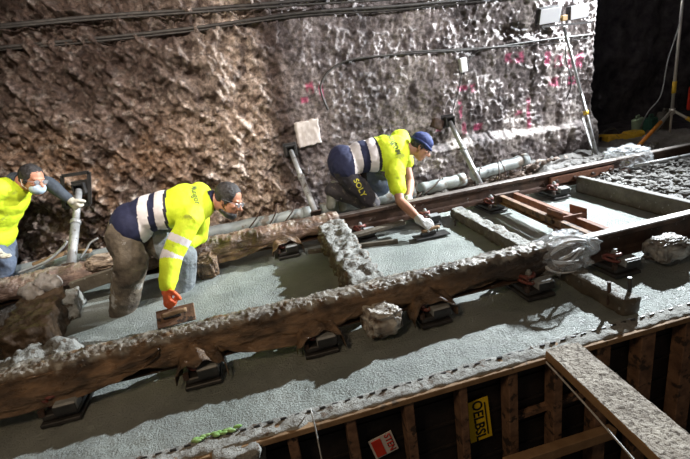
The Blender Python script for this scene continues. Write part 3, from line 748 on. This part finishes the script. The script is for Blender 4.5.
# cables and boxes on the wall
def onwall(px, py, off=.03):
    q = yp(px, py, WY); 
    for _ in range(3):
        yy = wall_y(q.x, q.z) - off; q = yp(px, py, yy)
    return q
def cable(pts, r, label, mt_='cable', off=.02, n=10):
    P = [onwall(x, y, off) for x, y in pts]
    ym = min(p.y for p in P)
    for k, p in enumerate(pts): P[k] = yp(p[0], p[1], lerp(P[k].y, ym, .6))
    m = MB(); m.tube(smoothpath(P, n), r, 7); return tag(m.build('wall_cable', mt_), label, 'cable')
cable([(-60, 31), (0, 25.5), (100, 16), (200, 9), (300, 1), (380, -6)], .016, 'thick upper cable crossing the left half of the wall top')
cable([(-60, 36), (0, 28), (100, 19), (200, 12), (300, 5), (400, -1), (480, -8)], .010, 'thin cable just under the uppermost wall cable')
cable([(-60, 53), (0, 47.5), (100, 38), (200, 27), (300, 13), (400, 6), (486, -2)], .015, 'thick cable of the lower pair high on the wall')
cable([(-60, 55), (0, 50), (100, 41), (200, 30), (300, 16), (400, 9.5), (520, -3)], .009, 'thin cable clinging under the lower thick wall cable')
cable([(328, 110), (322, 95), (321, 84), (330, 70), (350, 60), (390, 55), (430, 52), (480, 49), (530, 42), (560, 38), (592, 34.5)], .011, 'cable arching over the wall to the twin floodlight')
cable([(400, 52), (440, 50), (500, 47), (545, 44), (590, 38)], .006, 'very thin cable under the arching wall cable')
cable([(466, 64), (474, 54), (486, 48)], .006, 'short thin lead from the small white junction box')
cable([(452, 112), (458, 92), (462, 72)], .006, 'thin lead from the junction box down to the prop', 'cable')
q = onwall(463, 65, .03); jb = thing('junction_box', q.to_tuple(), 'small white junction box on the wall above the right-hand prop', 'box')
MB().box(q, (.075, .05, .15), Matrix.Rotation(-.1, 3, 'Y'), .006).build('case', 'white', jb); MB().cone(q - Vector((0, 0, .07)), q - Vector((0, 0, .10)), .015, .012, 10).build('gland', 'black', jb)
q = onwall(308, 133, .015); sc = 1 / 95
def patchfn(u, v):
    x = (u - .5) * .26 + .01 * fr(v * 3, 0, 0, 2, 2); z = (v - .5) * .27 + .01 * fr(u * 3, 4, 0, 2, 2); e = min(u, v, 1 - u, 1 - v)
    return (q.x + x, q.y - .05 + (.07 if e == 0 else 0) + .004 * fr(x, 0, z, 20, 2), q.z + z + .02 * (u - .5))
tag(link('wall_patch', grid(24, 24, patchfn), 'patch'), 'square pale mortar patch on the wall left of the kneeling worker', 'patch')

# ================================================================== twin floodlight stand
fs0 = yp(598, 160, 4.34); top = yp(564, 27, 4.5)
fl_ = thing('floodlight_stand', (fs0.x, fs0.y, fs0.z), 'twin white floodlights on a leaning steel pole against the wall', 'floodlight')
MB().cone(fs0, lerp(fs0, top, .5), .022, .020, 12).build('pole', 'prop', fl_)
MB().cone(lerp(fs0, top, .48), top, .016, .015, 12).build('pole', 'prop', fl_)
MB().cone(lerp(fs0, top, .36), lerp(fs0, top, .39), .028, .028, 12).build('yellow_collar', 'yellow', fl_)
MB().cone(lerp(fs0, top, .30), lerp(fs0, top, .52), .017, .017, 12).build('pole', 'prop', fl_)
a = yp(541, 27, 4.47); b = yp(592, 22, 4.47); MB().beam(a, b, .025, .02).build('crossbar', 'black', fl_)
for k, (px, py, w_, h_) in enumerate([(548, 15, .24, .16), (577, 12, .21, .14)]):
    c = yp(px, py, 4.50); R = Matrix.Rotation(-.06, 3, 'Y') @ Matrix.Rotation(.30 if k == 0 else .1, 3, 'X') @ Matrix.Rotation(-.12, 3, 'Z')
    m = MB(); m.box(c, (w_, .09, h_), R, .008); hd = m.build('lamp_head', 'black', fl_)
    m = MB(); m.box(c + R @ Vector((0, -.047, 0)), (w_ * .94, .006, h_ * .92), R, .002); m.build('lamp_glass', 'lens', hd)
    for sx_ in (-.56, .56): MB().box(c + R @ Vector((w_ * sx_, -.01, -.01)), (.006, .02, h_ * 1.1), R).build('yoke', 'black', fl_)
c = yp(564, 18, 4.46); MB().box(c, (.065, .04, .055), None, .005).build('switch_box', 'amber', fl_)
P = [yp(566, 44, 4.55), yp(566, 60, 4.56), yp(571, 78, 4.57), yp(570, 90, 4.58), yp(566, 99, 4.6)]; MB().tube(smoothpath(P, 6), .007, 7).build('lead', 'cable', fl_)
# A-shaped board/steel behind the base
st_ = thing('leaning_channel', gp(604, 160, -.1).to_tuple(), 'grey steel channel leaning at the floodlight pole foot', 'channel')
a = yp(597, 163, 4.30); b = yp(583, 118, 4.56)
MB().beam(a, b, .035, .012, 0, (0, 1, 0)).build('web', 'prop', st_); MB().beam(a + Vector((.03, 0, 0)), b + Vector((.03, 0, 0)), .012, .05, 0, (0, 1, 0)).build('flange', 'prop', st_)

# ================================================================== tripod
tb = yp(672, 110, 4.55)
tr = thing('light_tripod', (tb.x, tb.y, SLAB), 'tall tripod light stand with orange and yellow legs at the right edge', 'tripod')
ptop = Vector((tb.x + .0, tb.y, 2.25))
MB().cone(tb - Vector((0, 0, .06)), ptop, .018, .015, 12).build('pole', 'pole', tr)
MB().cone(tb + Vector((0, 0, .20)), tb + Vector((0, 0, .34)), .024, .024, 12).build('collar', 'yellow', tr)
MB().cone(tb + Vector((0, 0, .02)), tb - Vector((0, 0, .05)), .034, .034, 12).build('hub', 'pole', tr)
feet = [gp(630, 155, -.17), gp(724, 138, -.2), Vector((tb.x + .05, tb.y + .35, -.22))]
for k, ft in enumerate(feet):
    lg = MB().cone(tb, ft, .016, .016, 10).build('leg', ['pole', 'pole', 'pole'][k], tr)
    if k < 2: MB().cone(lerp(tb, ft, .28), lerp(tb, ft, .85), .023, .023, 10).build('orange_band', 'tapeor' if k == 0 else 'yellow', lg)
MB().cone(tb, tb - Vector((0, 0, .30)), .013, .013, 10).build('centre_post', 'pole', tr)
P = [Vector((tb.x - .02, tb.y - .02, 1.9)), yp(680, 20, 4.5), yp(668, 60, 4.48), yp(661, 95, 4.46), yp(648, 112, 4.5), yp(640, 128, 4.7)]
MB().tube(smoothpath(P, 8), .007, 7).build('lead', 'block', tr)
hd = MB().box(KEY + Vector((.14, .05, .06)), (.12, .30, .22), Matrix.Rotation(.3, 3, 'Y'), .01).build('lamp_head', 'black', tr)
MB().cone(ptop, KEY + Vector((.14, .05, .0)), .012, .012, 8).build('arm', 'black', tr)

# jerry cans, yellow machine behind
def can(px, py, Y, s, mt_, label, tilt=0):
    q = yp(px, py, Y); t = thing('jerry_can', q.to_tuple(), label, 'jerry can'); R = Matrix.Rotation(tilt, 3, 'Y') @ Matrix.Rotation(.3, 3, 'Z')
    c = q + Vector((0, 0, s * .75)); MB().box(c, (s * 1.0, s * .6, s * 1.5), R, s * .1).build('body', mt_, t)
    m = MB(); m.tube([c + R @ Vector((-.25 * s, 0, .74 * s)), c + R @ Vector((-.2 * s, 0, .95 * s)), c + R @ Vector((.2 * s, 0, .95 * s)), c + R @ Vector((.25 * s, 0, .74 * s))], s * .07, 8); m.build('handle', mt_, t)
    MB().cone(c + R @ Vector((.38 * s, 0, .72 * s)), c + R @ Vector((.38 * s, 0, .86 * s)), s * .11, s * .1, 10).build('cap', 'black', t)
can(637, 136, 5.3, .17, 'jpale', 'narrow pale green jerry can left of the dark green can in the recess', -.1)
can(649, 139, 5.2, .20, 'jgreen', 'dark green jerry can behind the tripod', 0)
can(661, 134, 5.35, .21, 'curb', 'rounded grey can right of the dark green jerry can behind the tripod', .2)
ym = thing('yellow_machine', yp(616, 152, 5.0).to_tuple(), 'low yellow machine frame on the ground behind the floodlight pole', 'machine')
q = yp(616, 146, 4.95)
m = MB(); q = q + Vector((0, 0, .08)); m.box(q, (.42, .20, .14), Matrix.Rotation(.12, 3, 'Y'), .02); m.box(q + Vector((.28, .02, -.01)), (.24, .2, .17), None, .03); m.box(q - Vector((-.1, 0, .12)), (.3, .16, .12), None, .01); m.build('housing', 'yellow', ym)
m = MB(); m.tube(smoothpath([q + Vector((-.25, 0, .0)), q + Vector((-.22, 0, .13)), q + Vector((-.05, 0, .16)), q + Vector((.04, 0, .05))], 6), .013, 8); m.build('handle', 'black', ym)
m = MB(); m.beam(q + Vector((-.42, -.05, .13)), q + Vector((.1, -.05, .05)), .03, .03); m.build('tow_bar', 'yellow', ym)
q = yp(690, 150, 4.0)
tag(link('concrete_lump', lump(yp(697, 168, 3.6), (.1, .1, .09), 2.2, (.05, .05, .05), (.12, .12, .12)), 'wrap'), 'dark round lump on the rubble at the right edge of the photo', 'concrete lump')
q1 = gp(640, 163, -.08); m = MB(); m.tube([gp(635, 166, -.06), gp(690, 155, -.06)], .018, 8); tag(m.build('loose_bar', 'prop'), 'grey bar lying on the rubble beside the far rail', 'bar')
tag(MB().box(yp(697, 98, 5.2), (.14, .2, .34), None, .02).build('red_box', 'signr'), 'dark red box standing in the recess at the right edge', 'box')

# ================================================================== HAND TOOLS
def float_tool(c, ang, label, roll=0.0, L=.30, lift=0.0, bm_='black'):
    t = thing('hand_float', c.to_tuple(), label, 'float'); R = Matrix.Rotation(ang, 3, 'Z') @ Matrix.Rotation(roll, 3, 'X')
    c = c + Vector((0, 0, lift))
    MB().box(c + R @ Vector((0, 0, .008)), (L, .12, .012), R, .002).build('blade', bm_, t)
    MB().box(c + R @ Vector((-.02, 0, .028)), (L * .45, .03, .03), R, .004).build('handle_mount', 'black', t)
    m = MB(); m.tube([c + R @ Vector((x, 0, .062 + .006 * math.sin(x * 30))) for x in np.linspace(-.08, .08, 9)], .015, 10); m.build('handle', 'wood', t)
    for x in (-.06, .06): MB().cone(c + R @ Vector((x, 0, .03)), c + R @ Vector((x, 0, .060)), .008, .008, 8).build('post', 'black', t)
FB = gp(178, 322, SLAB + .005); FC = gp(431, 236, SLAB + .01)
float_tool(FB, .05, 'steel hand float under the bending worker\'s orange glove', .75, .24, .045, 'stud')
float_tool(FC, -.02, 'hand float held by the kneeling worker in the navy cap')
# long dark straightedge in the mid bay
a = gp(308, 252, SLAB + .02); b = gp(398, 241, SLAB + .02)
m = MB(); m.beam(a, b, .03, .035, .002); tag(m.build('straightedge', 'beam'), 'thin batten lying on the concrete between the covered beam and the kneeling worker\'s float', 'batten')
a = gp(392, 221, -.13); b = gp(372, 224, -.13)
m = MB(); m.beam(gp(322, 244, -.14), gp(404, 222, -.14), .07, .03, .003); tag(m.build('batten', 'beam'), 'muddy batten lying along the far rail foot left of the kneeling worker\'s hand', 'batten')
#PEOPLE#
# ================================================================== PEOPLE
def frame(x, zhint):
    x = Vector(x).normalized(); y = Vector(zhint).cross(x).normalized(); z = x.cross(y); return Matrix((x, y, z)).transposed()
def mb_hand(mb, W, d, n, thumb, curl, pad=0.0, spread=.021):
    d = d.normalized(); n = (n - d * n.dot(d)).normalized(); s = n.cross(d).normalized()
    if s.dot(thumb) < 0: s = -s
    for o in (-.026, -.009, .009, .026):
        mb.cap(W + s * o * .7, W + d * .085 + s * o, .015 + pad, .0125 + pad)
    lens = [(-.031, .058, .0078), (-.0105, .074, .0088), (.0105, .080, .009), (.031, .072, .0088)]
    for k, (o, L, r) in enumerate(lens):
        p = W + d * .088 + s * o * 1.08; a = 0
        for j, fr_ in enumerate((.46, .31, .23)):
            a += curl * (.75, 1.0, .7)[j] * (1 + .07 * k); q = p + (d * math.cos(a) + n * math.sin(a) + s * o * .8).normalized() * L * fr_
            mb.cap(p, q, (r + pad) * (1 - .08 * j), (r + pad) * (.93 - .08 * j)); p = q
    p = W + d * .022 + s * .03; q = p + (d * .55 + s * .75 + n * .35).normalized() * .040; mb.cap(p, q, .0135 + pad, .0115 + pad)
    q2 = q + (d * .75 + s * .15 + n * .6).normalized() * .032; mb.cap(q, q2, .0112 + pad, .010 + pad)
    q3 = q2 + (d * .6 - s * .25 + n * .75).normalized() * .024; mb.cap(q2, q3, .010 + pad, .0085 + pad)
def seg_d(p, a, b):
    ab = b - a; t = max(0, min(1, (p - a).dot(ab) / ab.length_squared)); return (p - (a + ab * t)).length, t
def wrinkle(me, amp, s, seed=0.0):
    displace(me, lambda p, n: amp * ((1 - 2.4 * abs(fr(p.x + seed, p.y, p.z * 1.0, s, 3))) * .6 + fr(p.x, p.y + seed, p.z, s * .5, 3)))
def on_surface(bv, c, n, up, txt, size, mt_, parent, name='lettering'):
    me = textmesh(txt, size); n = n.normalized(); up = (up - n * up.dot(n)).normalized(); x = up.cross(n)
    bm = bmesh.new(); bm.from_mesh(me); bmesh.ops.triangulate(bm, faces=bm.faces[:])
    bmesh.ops.subdivide_edges(bm, edges=[e for e in bm.edges if e.calc_length() > size * .12], cuts=2); 
    for v in bm.verts:
        p = c + x * v.co.x + up * v.co.y; h = bv.ray_cast(p + n * .4, -n, 1.0)
        v.co = (h[0] + n * .004) if h[0] is not None else p
    bm.to_mesh(me); bm.free(); return link(name, me, mt_, parent)

def person(J, label, sp):
    P = J['pelvis']; base = Vector((P.x, P.y, SLAB)); t = thing('person', base, label, 'person')
    lat = (J['shL'] - J['shR']).normalized(); ch, wa, nk, hd = J['chest'], J['waist'], J['neck'], J['head']
    hl = sp.get('hiplat', lat)
    f = Vector(sp['face']).normalized(); up = Vector(sp['up']); up = (up - f * up.dot(f)).normalized(); lf = up.cross(f)
    HR = Matrix((f, lf, up)).transposed()
    def h(x, y, z): return hd + HR @ Vector((x, y, z))
    hipR, hipL = P - hl * .09, P + hl * .09
    def ell(mb, c, ax, r): mb.ball(c, r, frame(ax, lat.cross(ax)) , 3)
    # ---- body, one continuous mesh
    b = MB()
    def tor(mb, g):
        ax = (ch - P); ell(mb, P + (wa - P) * (.0 if g < 0 else sp.get('hem', .2)), wa - P, (.12 + g, .160 + g * 1.5, .110 + g * 1.5)); ell(mb, wa, ch - wa, (.14 + g, .145 + g, .10 + g))
        ell(mb, lerp(wa, ch, .5), ch - wa, (.14 + g, .155 + g, .108 + g)); ell(mb, ch, nk - ch, (.14 + g, .17 + g, .115 + g))
        ell(mb, lerp(ch, nk, .5), nk - ch, (.10 + g, .155 + g, .09 + g))
        for s_ in ('shL', 'shR'): mb.cap(lerp(ch, nk, .65), J[s_], .075 + g, .062 + g)
    tor(b, -.012)
    b.cap(lerp(ch, nk, .8), lerp(nk, hd, .3), .062, .056); b.cap(nk, h(-.03, 0, -.05), .056, .054)
    b.ball(h(-.018, 0, .03), (.098, .077, .088), HR, 3); b.ball(h(.025, 0, -.035), (.066, .062, .078), HR, 3); b.ball(h(.055, 0, -.095), (.028, .034, .024), HR, 2)
    b.ball(h(.070, 0, .024), (.018, .052, .012), HR, 2); b.cap(h(.082, 0, .008), h(.110, 0, -.026), .009, .0145)
    b.ball(h(.098, .012, -.031), (.012, .008, .008), HR, 2); b.ball(h(.098, -.012, -.031), (.012, .008, .008), HR, 2)
    for s_ in (-1, 1):
        b.ball(h(.060, s_ * .042, -.018), (.026, .022, .020), HR, 2); b.ball(h(-.008, s_ * .076, -.012), (.018, .009, .031), HR, 2)
        b.ball(h(-.004, s_ * .078, -.036), (.010, .007, .012), HR, 2)
    b.ball(h(.082, 0, -.058), (.011, .025, .006), HR, 2); b.ball(h(.080, 0, -.070), (.011, .022, .007), HR, 2)
    for s_ in 'RL':
        b.cap(J['sh' + s_], J['el' + s_], .052, .042); b.cap(J['el' + s_], lerp(J['el' + s_], J['wr' + s_], .35), .043, .045); b.cap(lerp(J['el' + s_], J['wr' + s_], .35), J['wr' + s_], .045, .028)
        hp = hipR if s_ == 'R' else hipL
        b.cap(hp, J['kn' + s_], .085, .058); b.cap(J['kn' + s_], lerp(J['kn' + s_], J['an' + s_], .35), .055, .058); b.cap(lerp(J['kn' + s_], J['an' + s_], .35), J['an' + s_], .058, .040)
        b.cap(J['an' + s_], J['to' + s_], .042, .034)
        d, n, th, cu = sp['hand' + s_]; mb_hand(b, J['wr' + s_], Vector(d), Vector(n), Vector(th), cu)
    me = organic(b, .0062, 3, .4)
    body = link('body', me, sp['skin'], t)
    # eyes
    for s_ in (-1, 1):
        e = MB().ball(h(.077, s_ * .031, .004), (.011, .0125, .0085), HR, 2).build('eye', 'white', t)
        MB().ball(h(.087, s_ * .031, .003), (.003, .005, .005), HR, 2).build('iris', 'black', e)
    # ---- hair
    m = MB(); m.ball(h(-.024, 0, .036), (.100, .083, .092), HR, 3); m.ball(h(-.062, 0, -.005), (.05, .070, .06), HR, 3)
    m.ball(h(.0, .074, .0), (.026, .010, .035), HR, 2); m.ball(h(.0, -.074, .0), (.026, .010, .035), HR, 2)
    me = organic(m, .007, 2); displace(me, lambda p, n: .004 * fr(p.x, p.y, p.z, 45, 3)); bm = bmesh.new(); bm.from_mesh(me)
    hi = HR.inverted(); kill = []
    for v in bm.verts:
        q = hi @ (v.co - hd)
        if q.x > .052 + (.03 if sp.get('fringe') else 0) * (q.z > .075) and q.z < .085: kill.append(v)
    bmesh.ops.delete(bm, geom=kill, context='VERTS'); bm.to_mesh(me); bm.free()
    link('hair', me, sp.get('hairmat', 'hair'), t)
    if sp.get('cap'):
        m = MB(); m.ball(h(-.018, 0, .052), (.112, .095, .082), HR, 3); me = organic(m, .007, 2); displace(me, lambda p, n: .006 * fr(p.x, p.y, p.z, 16, 3))
        c = link('cap', me, 'navycap', t)
        rim = [h(-.014 + .108 * math.cos(a), .091 * math.sin(a), .028 + .004 * math.sin(3 * a)) for a in np.linspace(0, 2 * PI, 37)]
        MB().tube(rim, .013, 8, False).build('cap_band', 'navycap', c)
    if sp.get('glasses'):
        g = MB(); 
        for s_ in (-1, 1):
            g.tube([h(.098, s_ * .033 + .022 * math.cos(a), .004 + .016 * math.sin(a)) for a in np.linspace(0, 2 * PI, 17)], .0018, 6, False)
            g.tube([h(.096, s_ * .056, .008), h(.06, s_ * .078, .010), h(-.01, s_ * .084, .004)], .0022, 6)
        g.tube([h(.1, -.012, .008), h(.104, 0, .010), h(.1, .012, .008)], .0018, 6); go = g.build('spectacle_frame', 'glass', t)
        for s_ in (-1, 1): MB().ball(h(.097, s_ * .033, .004), (.0015, .021, .015), HR, 2).build('lens', 'glass', go)
    if sp.get('mask'):
        mt_, lo = sp['mask']; m = MB()
        if lo: m.ball(h(.048, 0, -.092), (.052, .056, .036), HR, 3); m.ball(h(.01, 0, -.085), (.055, .058, .03), HR, 3)
        else: m.ball(h(.052, 0, -.055), (.062, .062, .052), HR, 3); m.ball(h(.098, 0, -.035), (.022, .022, .024), HR, 2)
        me = organic(m, .006, 3); displace(me, lambda p, n: .002 * fr(p.x, p.y, p.z, 30, 2)); mk = link('face_mask', me, mt_, t)
        for s_ in (-1, 1): MB().tube([h(.03, s_ * .068, -.06), h(-.0, s_ * .086, -.035), h(-.02, s_ * .084, .01)], .0025, 5).build('ear_loop', 'white' if not lo else 'black', mk)
    # ---- jacket
    m = MB(); tor(m, sp.get('bulk', .026)); sl = sp['sleeve']
    for s_ in 'RL':
        S, E, W = J['sh' + s_], J['el' + s_], J['wr' + s_]
        if sl == 'short': m.cap(S, lerp(S, E, .55), .082, .080)
        elif not (sp.get('dark_sleeves')): m.cap(S, E, .082, .070); m.cap(E, lerp(E, W, .86), .070, .054)
        else: m.cap(S, lerp(S, E, .18), .080, .074)
    me = organic(m, .0085, 4); wrinkle(me, sp.get('wr', .008), 5.5, 3.0)
    for x in sp['jmats']: me.materials.append(MT[x])
    for p in me.polygons: p.material_index = sp['zone'](p.center, J)
    jk = link('jacket', me, sp['jmats'], t); g0 = ORG[jk]
    bm = bmesh.new(); bm.from_mesh(me); bmesh.ops.translate(bm, verts=bm.verts, vec=g0); bv = BVHTree.FromBMesh(bm); bm.free()
    for (c, n, u, txt, size) in sp.get('text', []): on_surface(bv, c, Vector(n), Vector(u), txt, size, 'inkg', jk)
    # collar
    m = MB(); ax = (hd - nk).normalized(); fr_ = frame(ax, (0, 0, 1))
    for r_, o in ((.074, -.02), (.070, .0), (.066, .018)):
        m.tube([nk + ax * o + fr_ @ Vector((0, r_ * math.cos(a), r_ * .95 * math.sin(a))) for a in np.linspace(0, 2 * PI, 25)], .014, 8, False)
    m.build('collar', sp['collar'], t)
    if sp.get('dark_sleeves'):
        for s_ in 'RL':
            S, E, W = J['sh' + s_], J['el' + s_], J['wr' + s_]; m = MB(); m.cap(S, E, .064, .056); m.cap(E, lerp(E, W, .9), .056, .042); me = organic(m, .0085, 3); wrinkle(me, .006, 7)
            link('sleeve', me, 'sleeve', t)
    # ---- trousers
    m = MB(); ell(m, P - (wa - P).normalized() * .03, wa - P, (.125, .165, .115)); r1, r2, r3 = sp.get('legr', (.115, .095, .085))
    for s_, hp in (('R', hipR), ('L', hipL)):
        K, A = J['kn' + s_], J['an' + s_]; m.cap(hp - (wa - P).normalized() * .03, K, r1 * .93, r2); m.cap(K, A, r2, r3)
    me = organic(m, .009, 4); wrinkle(me, .013, 5.0, 9.0)
    for x in sp['tmats']: me.materials.append(MT[x])
    for p in me.polygons:
        dr = min(seg_d(p.center, hipR, J['knR'])[0], seg_d(p.center, J['knR'], J['anR'])[0]); dl = min(seg_d(p.center, hipL, J['knL'])[0], seg_d(p.center, J['knL'], J['anL'])[0])
        p.material_index = 1 if (dl < dr and sp['lgrey'](p.center, J)) else 0
    tro = link('trousers', me, sp['tmats'], t)
    if sp.get('ttext'):
        g0 = ORG[tro]; bm = bmesh.new(); bm.from_mesh(me); bmesh.ops.translate(bm, verts=bm.verts, vec=g0); bv = BVHTree.FromBMesh(bm); bm.free()
        c, n, u, txt, size = sp['ttext']; o = on_surface(bv, c, Vector(n), Vector(u), txt, size, 'inky', tro); o['label'] = 'yellow lettering'
    # ---- boots and gloves
    for s_ in 'RL':
        A, T, K = J['an' + s_], J['to' + s_], J['kn' + s_]
        m = MB(); m.cap(A, T, .060, .048); m.cap(A, lerp(A, K, sp.get('bootup', .35)), .060, .075); m.ball(A - (T - A) * .25, .055); me = organic(m, .01, 3); wrinkle(me, .004, 9)
        link('boot', me, 'boot', t)
        W = J['wr' + s_]; d, n, th, cu = sp['hand' + s_]
        m = MB(); mb_hand(m, W, Vector(d), Vector(n), Vector(th), cu, .0035); dd = (W - J['el' + s_]).normalized(); m.cap(W - dd * sp.get('cuff', .05), W + dd * .01, .041, .034)
        me = organic(m, .0058, 3, .4); wrinkle(me, .002, 22); link('glove', me, sp['glove'], t)
    return t

def zoneB(p, J):
    dt = seg_d(p, J['pelvis'], J['neck'])[0]
    S, E, W = J['shR'], J['elR'], J['wrR']; d1, t1 = seg_d(p, S, E); d2, t2 = seg_d(p, E, W)
    if min(d1, d2) < .115 and (t1 > .22 or d2 < d1):
        L1 = (E - S).length; L2 = (W - E).length; s_ = (p - S).dot((E - S).normalized()) if d1 < d2 else L1 + (p - E).dot((W - E).normalized())
        if J['s1'][0] < s_ < J['s1'][1] or J['s2'][0] < s_ < J['s2'][1]: return 2
        return 0
    x = p.x - .10 * (p.z - J['chest'].z)
    zx = J['zx']
    if x < zx[0]: return 1
    if x < zx[1]: return 2
    if x < zx[2]: return 1
    if x < zx[3]: return 2
    if x < zx[4]: return 3
    return 0
JB = dict(pelvis=yp(129, 227, 3.30), waist=yp(150, 213, 3.30), chest=yp(184, 205, 3.28), neck=yp(211, 201, 3.27), head=yp(229, 200, 3.24),
          shR=yp(190, 219, 3.10), shL=yp(199, 194, 3.44), elR=yp(171, 257, 3.0), wrR=yp(167, 291, 2.88), elL=yp(199, 236, 3.50), wrL=yp(184, 246, 3.36),
          knR=yp(131, 262, 3.12), knL=yp(181, 256, 3.34), anR=yp(123, 313, 3.18), anL=yp(181, 304, 3.36))
JB['toR'] = JB['anR'] + Vector((.14, -.02, -.05)); JB['toL'] = JB['anL'] + Vector((.14, -.02, -.05))
JB['zx'] = [yp(px, 209, 3.18).x for px in (136, 147, 154, 164, 167)]
JB['s1'] = (.135, .185); JB['s2'] = (.255, .305)
hb = Vector(FB) + Vector((-.03, -.03, .085))
person(JB, 'person bending over in a long-sleeved hi-vis jacket with orange gloves, smoothing concrete',
       dict(face=(.74, -.42, -.50), up=(.62, -.05, .80), skin='skin', handR=(hb + Vector((.0, 0, .01)) - JB['wrR'], (.6, .3, -.5), (.3, -1, 0), 1.25), handL=((.25, -.1, -.9), (-.6, 0, -.3), (0, -1, 0), .5),
            glasses=True, mask=('black', True), sleeve='long', jmats=['yellowhv', 'navy', 'refl', 'darkpipe'], zone=zoneB, collar='navy',
            text=[(yp(196, 195, 3.2), (-.05, -.72, .66), (1, .0, .15), 'Mungor', .060)], legr=(.12, .112, .088), tmats=['trbrown', 'trgrey'], lgrey=lambda p, J: p.x > J['knL'].x - .14, glove='orange', cuff=.07))

JC = dict(pelvis=yp(348, 162, 4.10), waist=yp(363, 156, 4.08), chest=yp(386, 153, 4.02), neck=yp(405, 149, 3.97), head=yp(421, 147, 3.93),
          shR=yp(395, 173, 3.82), shL=yp(400, 139, 4.16), elR=yp(400, 201, 3.66), wrR=yp(421, 221, 3.36), elL=yp(410, 182, 3.98), wrL=yp(408, 201, 3.78),
          knR=yp(370, 203, 3.93), knL=yp(381, 186, 4.10), anR=yp(333, 190, 4.12), anL=yp(345, 195, 4.28))
JC['toR'] = JC['anR'] + Vector((-.05, -.02, -.15)); JC['toL'] = JC['anL'] + Vector((-.05, 0, -.12))
JC['zx'] = [yp(px, 157, 3.92).x for px in (354, 363, 370, 378, 380.5)]
def zoneC(p, J):
    x = p.x - .06 * (p.z - J['chest'].z); zx = J['zx']
    return 1 if x < zx[0] else 2 if x < zx[1] else 1 if x < zx[2] else 2 if x < zx[3] else 3 if x < zx[4] else 0
hc = Vector(FC) + Vector((0, 0, .07))
person(JC, 'person in a navy cap kneeling behind the far rail, reaching down with a float',
       dict(face=(.66, -.38, -.64), up=(.72, -.05, .66), skin='skin2', handR=(hc - JC['wrR'] + Vector((0, 0, .01)), (.3, .2, -.8), (.3, .9, 0), 1.0), handL=((.3, -.5, -.75), (.1, -.5, -.6), (1, 0, 0), .7),
            cap=True, hem=-.25, bulk=.034, sleeve='short', jmats=['yellowhv', 'navy', 'refl', 'darkpipe'], zone=zoneC, collar='yellowhv',
            text=[(yp(392, 146, 4.0), (-.05, -.75, .62), (1, .0, .1), 'Mungor', .088), (yp(394, 160, 4.0), (-.05, -.85, .5), (1, .0, .1), 'M', .06)], legr=(.115, .095, .075),
            tmats=['trdark', 'jean'], lgrey=lambda p, J: p.x > J['pelvis'].x + .15, glove='glovegrey', ttext=(yp(357, 188, 3.95), (.1, -.95, .2), (.9, .1, .25), 'SOLY', .075), cuff=.03, bootup=.3))

JA = dict(pelvis=yp(-7, 236, 4.08), waist=yp(-3, 222, 4.08), chest=yp(6, 200, 4.06), neck=yp(18, 182, 4.05), head=yp(33, 180, 4.00),
          shR=yp(-4, 190, 3.90), shL=yp(22, 184, 4.20), elR=yp(-20, 220, 3.86), wrR=yp(-8, 245, 3.82), elL=yp(48, 183, 4.22), wrL=yp(70, 200, 4.22),
          knR=yp(2, 262, 3.98), knL=yp(4, 256, 4.12), anR=yp(-2, 295, 4.06), anL=yp(-12, 280, 4.18))
JA['toR'] = JA['anR'] + Vector((.13, -.03, -.04)); JA['toL'] = JA['anL'] + Vector((.13, -.03, -.04))
person(JA, 'person at the left edge in yellow hi-vis and pale face mask gripping a steel prop',
       dict(face=(.76, -.58, -.26), up=(.30, .0, .95), skin='skin', handR=((.3, 0, -.9), (.2, 0, -.3), (0, -1, 0), .5), handL=(yp(76, 206, 4.24) - JA['wrL'], (.3, .9, -.1), (.5, -.3, .8), 1.35),
            glasses=True, mask=('mask', False), fringe=True, sleeve='long', dark_sleeves=True, jmats=['yellowhv'], zone=lambda p, J: 0, collar='sleeve',
            tmats=['jean', 'jean'], lgrey=lambda p, J: True, glove='glove', cuff=.05))
